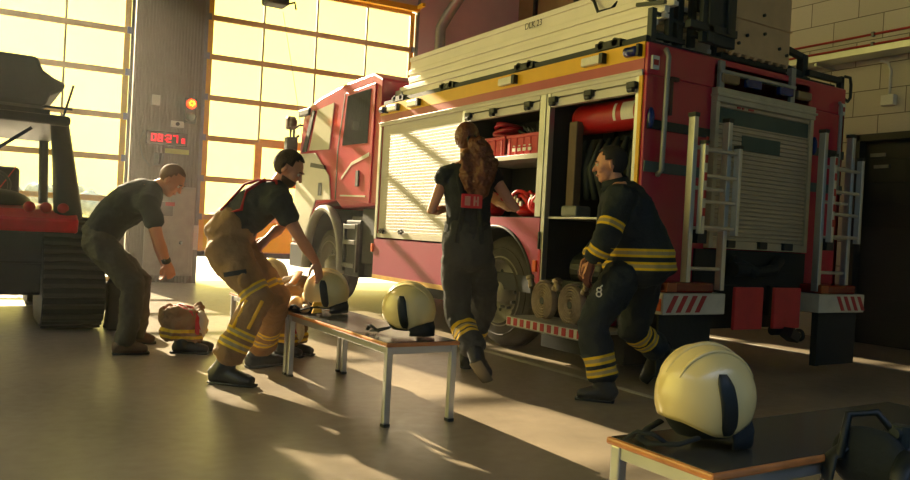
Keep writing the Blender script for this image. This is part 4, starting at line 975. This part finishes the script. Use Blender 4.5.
def head(b, c, f, u, s=1.0):
    f = V(f).normalized(); u = (V(u)-f*V(u).dot(f)).normalized(); sd = u.cross(f); c = V(c)
    M = Matrix((f, sd, u)).transposed()
    P = lambda x, y, z: c+f*x*s+sd*y*s+u*z*s
    ell(b, P(-.008, 0, .03), (.096*s, .076*s, .092*s), M, 20); ell(b, P(.03, 0, -.045), (.06*s, .056*s, .066*s), M, 16)
    ell(b, P(.052, 0, -.085), (.032*s, .034*s, .026*s), M, 12); ell(b, P(.045, 0, .0), (.045*s, .064*s, .06*s), M, 14)
    tube(b, [P(.086, 0, .022), P(.102, 0, -.006), P(.113, 0, -.026)], [(.008*s, .009*s), (.01*s, .012*s), (.015*s, .012*s)], 8, ref=sd)
    ell(b, P(.088, 0, .034), (.012*s, .045*s, .01*s), M, 10)
    ell(b, P(.082, 0, -.056), (.014*s, .024*s, .01*s), M, 10)
    for sg in (-1, 1):
        ell(b, P(-.008, sg*.078, -.004), (.019*s, .009*s, .031*s), M @ Matrix.Rotation(sg*.3, 3, 'Z'), 10); ell(b, P(.06, sg*.042, -.02), (.03*s, .02*s, .025*s), M, 10)
    return P, M
def face_bits(t, P, M, s=1.0):
    ew = mat('eye_white', (200, 190, 175), .3); ed = mat('eye_dark', (30, 20, 14), .2)
    for sg in (-1, 1):
        b = nb(); ell(b, P(.083, sg*.031, .012), (.011*s,)*3, None, 10); e = make('eye', b, ew, t, smooth=True)
        b = nb(); ell(b, P(.0905, sg*.031, .012), (.0055*s,)*3, None, 8); make('iris', b, ed, e, smooth=True)
        b = nb(); tube(b, [P(.094, sg*.014, .03), P(.098, sg*.03, .036), P(.086, sg*.05, .03)], [(.004, .004)]*3, 6); make('eyebrow', b, hairb, t, smooth=True)
    b = nb(); tube(b, [P(.086, -.022, -.057), P(.097, 0, -.056), P(.086, .022, -.057)], [(.003, .005)]*3, 6); make('lips', b, mat('lips', (150, 78, 66), .5), t, smooth=True)
def hair_cap(t, P, M, c, m, name='hair', back=-.07, front=.052, thick=1.0, wr=.004):
    b = nb(); ell(b, P(-.014, 0, .036), (.1*thick, .081*thick, .095*thick), M, 28)
    o = P(0,0,0); f = P(1,0,0)-o; u = P(0,0,1)-o
    dl = [v for v in b.verts if (v.co-o).dot(u) < back or ((v.co-o).dot(f) > front-.02+.4*max(0,(v.co-o).dot(u)-.05) and (v.co-o).dot(u) < .095) or ((v.co-o).dot(f) > .0 and (v.co-o).dot(u) < .02)]
    bmesh.ops.delete(b, geom=dl, context='VERTS')
    h = make(name, b, m, t, smooth=True, wrinkle=wr, wf=40); so = h.modifiers.new('s', 'SOLIDIFY'); so.thickness = .006; so.offset = 0
    return h
def body(t, J, lat, f, u, sk, hs=1.0, build=1.0, hands=()):
    b = nb(); lat = V(lat)
    tube(b, [J['pelvis'], J['waist'], J['chest'], J['collar']], [(.14*build, .1*build), (.12*build, .095*build), (.15*build, .105*build), (.12*build, .07*build)], 20, ref=lat)
    tube(b, [J['collar'], lerp(J['collar'], J['head'], .5), J['head']], [.06, .054, .052], 14)
    for a in 'NF':
        tube(b, [J['sh'+a], lerp(J['sh'+a], J['el'+a], .4), J['el'+a], lerp(J['el'+a], J['wr'+a], .35), J['wr'+a]], [(.052*build,)*2, (.048*build,)*2, (.038*build,)*2, (.04*build,)*2, (.026*build,)*2], 12)
        tube(b, [J['hip'+a], J['kn'+a], J['an'+a]], [(.08,)*2, (.056,)*2, (.04,)*2], 12)
        tube(b, [J['an'+a], lerp(J['an'+a], J['to'+a], .35), lerp(J['an'+a], J['to'+a], .6)-UP*.01], [.032, .024, .016], 10)
        tube(b, [J['collar'], J['sh'+a]], [.06, .055], 12)
    for (w, d, n, sd, cu) in hands: hand(b, w, d, n, sd, cu)
    P, M = head(b, J['head'], f, u, hs)
    make('body', b, sk, t, voxel=.0065, sm=2)
    face_bits(t, P, M, hs)
    return P, M
def paint(o, specs, roff):
    for p in o.data.polygons:
        c = p.center
        for (A, B, t0, t1, R_, mi) in specs:
            A_ = V(A)-roff; B_ = V(B)-roff; d = (B_-A_).normalized(); tt = (c-A_).dot(d)
            if t0-.015 <= tt <= t1+.015 and ((c-A_)-d*tt).length < R_: p.material_index = mi; break
def shoe(t, an, heel, toe, m, sole=None, top=.1, w=.045, name='boot', kneez=None):
    an, heel, toe = V(an), V(heel), V(toe); d = (toe-heel).normalized(); upv = (an-heel); upv = (upv-d*upv.dot(d)).normalized()
    b = nb(); base = heel+upv*.045
    tube(b, [base, lerp(heel, toe, .35)+upv*.06, lerp(heel, toe, .7)+upv*.045, toe+upv*.038-d*.03], [(w, .045), (w*1.02, .058), (w*1.1, .042), (w*.85, .032)], 16, ref=d.cross(upv))
    k = an if kneez is None else V(kneez)
    tube(b, [base+d*.02, an, k+(k-base).normalized()*.02], [(w+.004, w+.012), (w+.008, w+.014), (w+.016, w+.02)], 16, ref=d.cross(upv))
    o = make(name, b, m, t, voxel=.009, sm=3, wrinkle=.003, wf=20)
    b = nb(); tube(b, [heel-d*.01+upv*.012, lerp(heel, toe, .5)+upv*.01, toe-d*.01+upv*.012], [(w*.95, .012), (w*.95, .011), (w*.85, .012)], 14, ref=d.cross(upv)); make('sole', b, sole or rub, o, smooth=True)

# --- person bending over the folded gear
L1 = V((-3.05, 2.25, 0)); D = 6.07
t = thing('person', L1, 'person in black polo shirt bending down beside the tracked vehicle', 'person')
J = dict(pelvis=at(100, 236, D), waist=at(112, 218, D), chest=at(134, 201, D), collar=at(152, 189, D), head=at(171, 181, D))
for a, o in (('N', -1), ('F', 1)):
    J['sh'+a] = at(149, 205, D+.19*o); J['hip'+a] = at(98, 243, D+.1*o)
J['elN'] = at(159, 240, D-.2); J['wrN'] = at(167, 263, D-.12); J['elF'] = at(157, 241, D+.14); J['wrF'] = at(163, 262, D+.06)
J['knN'] = at(134, 286, D-.14); J['knF'] = at(140, 283, D+.12)
def floorpt(px, py): 
    d = at(px, py, 1)-CAM; return CAM+d*(-CAM.z/d.z)
hN, tN = floorpt(114, 355), floorpt(150, 354); hF, tF = floorpt(128, 344), floorpt(157, 344)
J['anN'] = hN+(tN-hN)*.3+UP*.1; J['anF'] = hF+(tF-hF)*.3+UP*.1; J['toN'] = tN+UP*.04-(tN-hN).normalized()*.05; J['toF'] = tF+UP*.04-(tF-hF).normalized()*.05
fd = RH*.62-UP*.75
P, M = body(t, J, FH, RH*.75-UP*.62, UP*.8+RH*.55, skinw, 1.0, 1.0, [(J['wrN'], J['wrN']-J['elN'], RH*-.3+FH*.5, -FH+RH*.4, .7), (J['wrF'], RH*.1-UP, RH*-.4-FH*.4, RH, .8)])
hair_cap(t, P, M, J['head'], hairs, back=-.03, wr=.001, front=.04, thick=.985)
b = nb(); tube(b, [J['pelvis']-RH*.0, J['waist'], lerp(J['waist'], J['chest'], .5), J['chest'], J['collar']-RH*.02], [(.165, .135), (.165, .14), (.18, .155), (.2, .155), (.14, .1)], 24, ref=FH)
for a in 'NF': tube(b, [J['collar'], J['sh'+a]], [.085, .085], 14)
for a in 'NF': tube(b, [lerp(J['chest'], J['sh'+a], .6), J['sh'+a], lerp(J['sh'+a], J['elN' if a == 'N' else 'elF'], .55)], [.09, .08, .068], 16)
make('polo_shirt', b, blackc, t, voxel=.011, sm=3, wrinkle=.012, wf=9)
b = nb(); tube(b, [lerp(J['collar'], J['chest'], .1), lerp(J['collar'], J['head'], .22)], [(.068, .066), (.064, .06)], 16, cap=False); make('shirt_collar', b, blackc, t, smooth=True)
b = nb(); tube(b, [J['waist']-RH*.02, J['pelvis']], [(.15, .115), (.17, .14)], 20, ref=FH)
for a in 'NF': tube(b, [J['pelvis'], J['hip'+a], J['kn'+a], lerp(J['kn'+a], J['an'+a], .5), J['an'+a]-UP*.02], [.12, .118, .088, .08, .072], 18)
make('trousers', b, olive, t, voxel=.011, sm=3, wrinkle=.018, wf=9)
for a, h, tt in (('N', hN, tN), ('F', hF, tF)): shoe(t, J['an'+a], h, tt, bootb, name='shoe')
b = nb(); wd = (J['wrN']-J['elN']).normalized(); tube(b, [J['wrN']-wd*.035, J['wrN']-wd*.008], [.034, .034], 16); o = make('wristwatch', b, blk, t, smooth=True)
b = nb(); ell(b, J['wrN']-wd*.02-FH*.034, (.016, .01, .016)); make('watch_face', b, dark, o, smooth=True)

# --- firefighter in tan trousers leaning over the benches
L2 = V((-2.55, 1.0, 0)); D = 5.22
t = thing('person', L2, 'person in tan turnout trousers with red braces leaning over the bench', 'person')
J = dict(pelvis=at(227, 240, D), waist=at(240, 222, D), chest=at(260, 203, D), collar=at(274, 190, D), head=at(288, 170, D))
J['shN'] = at(280, 203, D-.19); J['shF'] = at(278, 198, D+.19); J['hipN'] = at(226, 248, D-.1); J['hipF'] = at(232, 247, D+.1)
J['elN'] = at(300, 238, D-.16); J['wrN'] = at(316, 262, D-.0); J['elF'] = at(282, 226, D+.3); J['wrF'] = at(268, 238, D+.12)
J['knN'] = at(259, 298, D-.14); J['knF'] = at(276, 299, D+.02)
hN, tN = floorpt(212, 383), floorpt(256, 388); hF, tF = floorpt(248, 368), floorpt(285, 365)
J['anN'] = hN+(tN-hN)*.25+UP*.11; J['anF'] = hF+(tF-hF)*.25+UP*.11; J['toN'] = tN+UP*.04-(tN-hN).normalized()*.05; J['toF'] = tF+UP*.04-(tF-hF).normalized()*.05
P, M = body(t, J, FH, RH*.85-UP*.5, UP*.85+RH*.45, skin, 1.0, 1.0, [(J['wrN'], RH*.25-UP*.9+FH*.1, -RH*.6+FH*.4, -FH, .6), (J['wrF'], RH*-.3-UP*.4-FH*.3, FH*.3-UP*.4, UP, 1.1)])
hair_cap(t, P, M, J['head'], hairb, back=-.05, wr=.003, thick=1.04, front=.055)
b = nb(); ell(b, P(.03, 0, -.05), (.064, .062, .064), M, 20)
bmesh.ops.delete(b, geom=[v for v in b.verts if (v.co-P(0,0,0)).dot(P(0,0,1)-P(0,0,0)) > -.028], context='VERTS'); make('beard', b, mat('beard_brown', (74, 48, 34), .9), t, smooth=True, wrinkle=.002, wf=40)
b = nb(); tube(b, [J['pelvis'], J['waist'], lerp(J['waist'], J['chest'], .5), J['chest'], J['collar']-RH*.01], [(.165, .12), (.165, .125), (.18, .14), (.19, .14), (.13, .09)], 24, ref=FH)
for a in 'NF': tube(b, [J['collar'], J['sh'+a]], [.085, .085], 14)
for a in 'NF': tube(b, [lerp(J['chest'], J['sh'+a], .6), J['sh'+a], lerp(J['sh'+a], J['el'+a], .5)], [.09, .082, .072], 16)
make('dark_shirt', b, blackc, t, voxel=.011, sm=3, wrinkle=.012, wf=9)
b = nb(); tube(b, [lerp(J['collar'], J['chest'], .1), lerp(J['collar'], J['head'], .25)], [(.07, .068), (.064, .062)], 16, cap=False); make('shirt_collar', b, blackc, t, smooth=True)
shn = lambda a, bb, ts: [(lerp(a, bb, 0), 0)]
mats = [khaki]; specs = []; ro = L2
for a in 'NF':
    L_ = (J['an'+a]-J['kn'+a]).length
    mats.append(bandmat('shin_bands_tan', khaki, J['kn'+a]-ro, J['an'+a]-ro, triple(L_*.46, .05)+triple(L_*.62, .055))); specs.append((J['kn'+a], J['an'+a], L_*.42, L_*.8, .2, len(mats)-1))
    Lt = (J['kn'+a]-J['hip'+a]).length
    mats.append(bandmat('thigh_bands_tan', khaki, J['hip'+a]-ro, J['kn'+a]-ro, triple(Lt*.8, .05))); specs.append((J['hip'+a], J['kn'+a], Lt*.76, Lt*.95, .2, len(mats)-1))
b = nb(); tube(b, [lerp(J['waist'], J['chest'], .3)-RH*.03, J['waist']-RH*.02, J['pelvis']-RH*.01], [(.175, .13), (.18, .145), (.19, .165)], 22, ref=FH)
for a in 'NF': tube(b, [J['pelvis'], J['hip'+a], lerp(J['hip'+a], J['kn'+a], .55), J['kn'+a], lerp(J['kn'+a], J['an'+a], .5), lerp(J['kn'+a], J['an'+a], .86)], [.13, .14, .12, .105, .098, .095], 18)
o = make('turnout_trousers', b, mats, t, voxel=.011, sm=3, wrinkle=.02, wf=8)
paint(o, specs, ro)
b = nb(); e = (J['anN']-J['knN']).normalized()
for sx in (.3, -.3):  # lengthwise stripes on the near shin
    sd = FH*-.095+RH*.05*(1 if sx > 0 else -1)
    tube(b, [lerp(J['knN'], J['anN'], .02)+sd, lerp(J['knN'], J['anN'], .42)+sd*.98], [(.012, .004)]*2, 8, ref=RH)
make('shin_stripes', b, yel, o, smooth=True)
lump('knee_pocket', [(lerp(J['hipN'], J['knN'], .62)-FH*.11+RH*.02, (.05, .04, .06))], khaki, o, vox=.009, wr=.006)
b = nb(); q = lerp(J['hipN'], J['knN'], .5)-FH*.135; bar(b, q-RH*.08-UP*.01, q+RH*.06+UP*.02, .012, .03); make('dark_pocket_flap', b, blackc, o)
b = nb()
for o_ in (-.09, .09):
    bk = -RH*.6+UP*.8
    pts = [J['waist']-RH*.1+UP*.07+FH*o_*1.1, lerp(J['waist'], J['chest'], .5)+bk*.135+FH*o_, J['chest']+bk*.142+FH*o_, lerp(J['chest'], J['collar'], .7)+(bk*.105)+FH*o_*.95, J['collar']+RH*.03+UP*.06+FH*o_*1.0, J['collar']+RH*.08-UP*.06+FH*o_*1.1]
    tube(b, pts, [(.024, .008)]*6, 8, ref=FH)
make('red_braces', b, mat('red_braces', (190, 20, 30), .6), t, smooth=True)
b = nb(); bk = -RH*.55+UP*.8-FH*.0
tube(b, [J['waist']+bk*.12-FH*.12-UP*.05, lerp(J['waist'], J['chest'], .6)-FH*.185+RH*-.02, J['chest']-FH*.15+bk*.09, J['collar']-FH*.08+bk*.075], [(.02, .007)]*4, 8); make('side_brace', b, MT['red_braces'], t, smooth=True)
for a, h, tt in (('N', hN, tN), ('F', hF, tF)): shoe(t, J['an'+a], h, tt, boot, w=.052, kneez=lerp(J['kn'+a], J['an'+a], .72))

# --- person with ponytail seen from behind
L3 = V((-1.0, .5, 0)); D = 5.68
t = thing('person', L3, 'person with auburn ponytail seen from behind, walking towards the truck', 'person')
J = dict(pelvis=at(467, 256, D), waist=at(468, 222, D), chest=at(468, 188, D), collar=at(468, 166, D), head=at(467, 141, D+.02))
J['shN'] = at(445, 175, D); J['shF'] = at(492, 175, D); J['hipN'] = at(455, 262, D); J['hipF'] = at(480, 262, D)
J['elN'] = at(431, 212, D+.0); J['wrN'] = at(449, 208, D+.24); J['elF'] = at(516, 210, D+.0); J['wrF'] = at(498, 203, D+.22)
J['knN'] = at(458, 316, D+.02); J['knF'] = at(484, 308, D+.22)
tN = floorpt(488, 385); J['anN'] = at(476, 353, depth(tN)-.02); hN = J['anN']-UP*.07-FH*.07; 
tN = tN+UP*.01
hF = floorpt(466, 369); tF = hF+FH*.27; J['anF'] = hF+FH*.06+UP*.1
J['toN'] = lerp(hN, tN, .8)+FH*.02; J['toF'] = tF-FH*.05+UP*.04
P, M = body(t, J, RH, FH+RH*.12, UP, skin, .96, .88, [(J['wrN'], RH*.5+UP*.5+FH*.2, -FH, UP, .8), (J['wrF'], -RH*.5+UP*.5+FH*.2, -FH, UP, .8)])
hair_cap(t, P, M, J['head'], haira, back=-.1, wr=.003, thick=1.08)
c = J['head']; b = nb()
tube(b, [c-FH*.08+RH*.02+UP*.01, c-FH*.14+RH*.06-UP*.03, c-FH*.15+RH*.11-UP*.12, c-FH*.15+RH*.12-UP*.24, c-FH*.14+RH*.12-UP*.35, c-FH*.13+RH*.09-UP*.44], [(.035, .035), (.06, .05), (.095, .06), (.1, .06), (.075, .045), (.02, .015)], 20, ref=RH)
tube(b, [c-FH*.13+RH*.06-UP*.03, c-FH*.16-RH*.0-UP*.14, c-FH*.16+RH*.02-UP*.3, c-FH*.15+RH*.05-UP*.42], [(.04, .04), (.05, .04), (.045, .035), (.012, .012)], 14, ref=RH)
tube(b, [c-FH*.13+RH*.1-UP*.06, c-FH*.12+RH*.19-UP*.15, c-FH*.11+RH*.2-UP*.28], [(.035, .035), (.04, .035), (.01, .01)], 12, ref=RH)
make('ponytail', b, haira, t, voxel=.01, sm=1, wrinkle=.026, wf=16)
b = nb(); torus(b, c-FH*.1+RH*.035-UP*.0, FH*-.7+RH*.4, .033, .01, 18, 8); make('hair_tie', b, blk, t, smooth=True)
b = nb(); tube(b, [J['pelvis'], J['waist'], lerp(J['waist'], J['chest'], .5), J['chest'], lerp(J['chest'], J['collar'], .7), J['collar']+UP*.01], [(.175, .13), (.16, .12), (.165, .12), (.18, .125), (.15, .1), (.075, .07)], 24, ref=RH)
for a in 'NF': tube(b, [lerp(J['collar'], J['sh'+a], .3)-UP*.02, J['sh'+a]-UP*.01, lerp(J['sh'+a], J['el'+a], .18)], [(.07,)*2, (.075,)*2, (.07,)*2], 16)
make('dark_top', b, navy, t, voxel=.011, sm=3, wrinkle=.013, wf=9)
mats = [mat('dark_turnout_trousers', (40, 42, 40), .8, 0, .15, bump=.3)]; specs = []; ro = L3
for a, s0 in (('N', .42), ('F', .5)):
    L_ = (J['an'+a]-J['kn'+a]).length
    mats.append(bandmat('shin_bands_dark', mats[0], J['kn'+a]-ro, J['an'+a]-ro, [(L_*s0-.045, L_*s0-.01, 1), (L_*s0, L_*s0+.02, 2), (L_*s0+.02, L_*s0+.045, 1), (L_*s0+.06, L_*s0+.085, 1)])); specs.append((J['kn'+a], J['an'+a], L_*s0-.05, L_*s0+.09, .2, len(mats)-1))
b = nb(); tube(b, [J['waist'], J['pelvis']+UP*.05, J['pelvis']-UP*.06], [(.165, .125), (.185, .145), (.17, .15)], 22, ref=RH)
for a in 'NF': tube(b, [J['hip'+a]+UP*.04, lerp(J['hip'+a], J['kn'+a], .4), J['kn'+a], lerp(J['kn'+a], J['an'+a], .5), lerp(J['kn'+a], J['an'+a], .9)], [.105, .108, .1, .092, .085], 18)
o = make('turnout_trousers', b, mats, t, voxel=.011, sm=3, wrinkle=.018, wf=8); paint(o, specs, ro)
b = nb(); q = J['chest']-FH*.145-UP*.1+RH*.03
Mb = Matrix((RH, FH, UP)).transposed().to_4x4(); Mb.translation = q
box(b, -.075, .075, -.012, .04, -.05, .05, 0, Mb); bd = make('back_badge', b, mat('badge_red', (190, 24, 40), .6), t, bevel=.006)
b = nb(); box(b, -.05, -.01, -.016, -.012, -.033, .033, 0, Mb); box(b, .012, .026, -.016, -.012, -.033, .033, 0, Mb); box(b, .036, .05, -.016, -.012, -.033, .033, 0, Mb); box(b, .02, .04, -.016, -.012, -.008, .006, 0, Mb); make('badge_mark', b, mat('badge_mark', (190, 130, 120), .6), bd)
b = nb()
for s0 in (-1, 1): tube(b, [q+RH*s0*.07+UP*.05-FH*.0, q+RH*s0*.1+UP*.15-FH*.0+FH*.02, q+RH*s0*.09+UP*.22+FH*.06], [(.02, .007)]*3, 8, ref=RH)
for s0 in (-1, 1): tube(b, [q+RH*s0*.06-UP*.05, q+RH*s0*.07-UP*.16+FH*.01, q+RH*s0*.09-UP*.3+FH*.02], [(.02, .007)]*3, 8, ref=RH)
make('dark_braces', b, blackc, t, smooth=True)
shoe(t, J['anN'], hN, tN, boot, sole=mat('pale_sole', (120, 108, 84), .8), w=.05, kneez=lerp(J['knN'], J['anN'], .75))
shoe(t, J['anF'], hF, tF, boot, w=.05, kneez=lerp(J['knF'], J['anF'], .75))

# --- firefighter in dark turnout gear
L4 = V((-.5, -.3, 0)); D = 5.26
t = thing('person', L4, 'person in dark turnout gear with yellow bands striding along the open locker', 'person')
J = dict(pelvis=at(638, 268, D), waist=at(635, 240, D), chest=at(628, 208, D), collar=at(617, 186, D), head=at(610, 166, D))
J['shN'] = at(620, 198, D-.2); J['shF'] = at(614, 196, D+.18); J['hipN'] = at(622, 276, D-.1); J['hipF'] = at(644, 276, D+.12)
J['elN'] = at(607, 236, D-.26); J['wrN'] = at(592, 262, D-.2); J['elF'] = at(606, 235, D+.26); J['wrF'] = at(588, 258, D+.14)
J['knN'] = at(592, 326, D-.14); J['knF'] = at(634, 330, D+.2)
hN, tN = floorpt(612, 403), floorpt(574, 399); J['anN'] = hN+(tN-hN)*.22+UP*.12; J['toN'] = tN+UP*.04-(tN-hN).normalized()*.05
hF = at(672, 348, D+.36); tF = floorpt(646, 383); tF = tF+UP*.01; J['anF'] = at(658, 350, D+.36); J['toF'] = lerp(hF, tF, .8)
P, M = body(t, J, FH, -RH+UP*-.12+FH*.15, UP, skin, 1.0, 1.0, [(J['wrN'], -RH*.3-UP, RH*.5+FH*.5, -RH, .9), (J['wrF'], -RH*.4-UP, RH*.5-FH*.5, -RH, .9)])
hair_cap(t, P, M, J['head'], mat('dark_hair', (22, 18, 16), .7), back=-.06, wr=.003, thick=1.06, front=.06)
mats = [navyj]; specs = []; ro = L4
dn = (J['pelvis']-J['chest']).normalized(); A0 = J['chest']; Lp = (J['pelvis']-A0).length
Ab, Bb = A0, A0+(-UP)+RH*.03
mats.append(bandmat('jacket_bands', navyj, Ab-ro, Bb-ro, triple(.27, .055)+triple(.355, .055))); specs.append((Ab, Bb, .2, .45, .36, 1))
Ls = (J['elN']-J['shN']).length
mats.append(bandmat('sleeve_bands', navyj, J['shN']-ro, J['elN']-ro, triple(Ls*.62, .055)));
mats.append(bandmat('cuff_bands', navyj, J['elN']-ro, J['wrN']-ro, triple(.085, .05)))
specs = [(J['shN'], J['elN'], Ls*.58, Ls*.95, .115, 2), (J['elN'], J['wrN'], .06, .15, .1, 3)]+specs
b = nb(); hem = J['pelvis']+UP*-.02
tube(b, [hem+RH*.01, J['pelvis']+UP*.1, J['waist']+UP*.03, lerp(J['waist'], J['chest'], .5), J['chest'], lerp(J['chest'], J['collar'], .6), J['collar']+UP*.0], [(.235, .25), (.225, .235), (.215, .205), (.215, .19), (.22, .175), (.18, .14), (.1, .1)], 28, ref=FH)
for a in 'NF': tube(b, [lerp(J['chest'], J['sh'+a], .7), J['sh'+a], lerp(J['sh'+a], J['el'+a], .5), J['el'+a], lerp(J['el'+a], J['wr'+a], .5), lerp(J['el'+a], J['wr'+a], .9)], [.11, .105, .09, .08, .072, .066], 18)
o = make('turnout_jacket', b, mats, t, voxel=.012, sm=3, wrinkle=.02, wf=7); paint(o, specs, ro)
b = nb(); tube(b, [J['collar']-UP*.02, lerp(J['collar'], J['head'], .35)-UP*.0], [(.095, .1), (.085, .09)], 18, cap=False); cc = make('high_collar', b, navyj, t, smooth=True); so = cc.modifiers.new('s', 'SOLIDIFY'); so.thickness = .012
b = nb()
for w, d in ((J['wrN'], -RH*.3-UP), (J['wrF'], -RH*.4-UP)): hand(b, w, d, RH*.5+FH*.2, -RH, .9, 1.18)
make('glove', b, mat('brown_red_glove', (70, 26, 26), .8), t, voxel=.007, sm=1)
mats = [navyj]; specs = []
for a, q0 in (('N', .5), ('F', .08)):
    L_ = (J['an'+a]-J['kn'+a]).length
    mats.append(bandmat('shin_bands_navy', navyj, J['kn'+a]-ro, J['an'+a]-ro, triple(L_*q0, .06)+triple(L_*q0+.085, .05))); specs.append((J['kn'+a], J['an'+a], L_*q0-.02, L_*q0+.15, .16, len(mats)-1))
b = nb(); tube(b, [J['waist'], J['pelvis']-UP*.02], [(.18, .15), (.18, .17)], 22, ref=FH)
for a in 'NF': tube(b, [J['hip'+a]+UP*.05, J['hip'+a], lerp(J['hip'+a], J['kn'+a], .5), J['kn'+a], lerp(J['kn'+a], J['an'+a], .5), lerp(J['kn'+a], J['an'+a], .88)], [.125, .13, .12, .105, .1, .1], 18)
o = make('turnout_trousers', b, mats, t, voxel=.011, sm=3, wrinkle=.018, wf=8); paint(o, specs, ro)
b = nb(); q = at(599, 292, D-.285); torus(b, q+UP*.014, FH, .014, .005, 14, 6); torus(b, q-UP*.014, FH, .016, .005, 14, 6); bar(b, q+UP*.02, q+UP*.045+RH*.02, .008, .008); make('thigh_emblem', b, white, o, smooth=True)
shoe(t, J['anN'], hN, tN, boot, w=.055, kneez=lerp(J['knN'], J['anN'], .74))
shoe(t, J['anF'], hF, tF, boot, w=.052, kneez=lerp(J['knF'], J['anF'], .75))

# ------------------------------------------------------------------ light
w = bpy.data.worlds.new('world'); sc.world = w; w.use_nodes = True; nt = w.node_tree; N = nt.nodes; L = nt.links
tc = N.new('ShaderNodeTexCoord'); sp_ = N.new('ShaderNodeSeparateXYZ'); L.new(tc.outputs['Generated'], sp_.inputs[0])
rp = N.new('ShaderNodeValToRGB'); mr = N.new('ShaderNodeMapRange'); mr.inputs['From Min'].default_value = -1; mr.inputs['From Max'].default_value = 1
L.new(sp_.outputs['Y'], mr.inputs['Value']); L.new(mr.outputs['Result'], rp.inputs['Fac'])
e = rp.color_ramp.elements; e[0].position = .0; e[0].color = (.05, .13, .18, 1); e[1].position = .62; e[1].color = (3.3, 2.75, .67, 1)
e2 = rp.color_ramp.elements.new(.42); e2.color = (.09, .17, .23, 1)
zr = N.new('ShaderNodeMapRange'); zr.interpolation_type = 'SMOOTHSTEP'; zr.inputs['From Min'].default_value = .5; zr.inputs['From Max'].default_value = .75
L.new(sp_.outputs['Z'], zr.inputs['Value']); zm = N.new('ShaderNodeMix'); zm.data_type = 'RGBA'; zm.inputs[7].default_value = (2.2, 2.7, 4.0, 1)
L.new(zr.outputs['Result'], zm.inputs[0]); L.new(rp.outputs['Color'], zm.inputs[6])
bg = N['Background']; L.new(zm.outputs[2], bg.inputs['Color']); bg.inputs['Strength'].default_value = 1.0
sl = bpy.data.lights.new('sun', 'SUN'); so = bpy.data.objects.new('sun', sl); C.objects.link(so)
sl.energy = 26; sl.color = (1, .81, .52); sl.angle = math.radians(.8)
el, az = math.radians(23), math.radians(6.5)
dv = V((math.sin(az)*math.cos(el), -math.cos(az)*math.cos(el), -math.sin(el)))
so.rotation_euler = dv.to_track_quat('-Z', 'Y').to_euler(); so.location = (0, 12, 8)

b = nb(); box(b, -8.9, 5.0, -7.9, 9.3, .02, 6.55)
hm = bpy.data.materials.new('haze'); hm.use_nodes = True; hm.node_tree.nodes.clear()
ho = hm.node_tree.nodes.new('ShaderNodeOutputMaterial'); hv = hm.node_tree.nodes.new('ShaderNodeVolumeScatter')
hv.inputs['Color'].default_value = (1, .97, .92, 1); hv.inputs['Density'].default_value = .0035; hv.inputs['Anisotropy'].default_value = .7
hm.node_tree.links.new(hv.outputs[0], ho.inputs['Volume'])
make('haze', b, hm, label='thin warm haze filling the hall', cat='haze', kind='stuff')
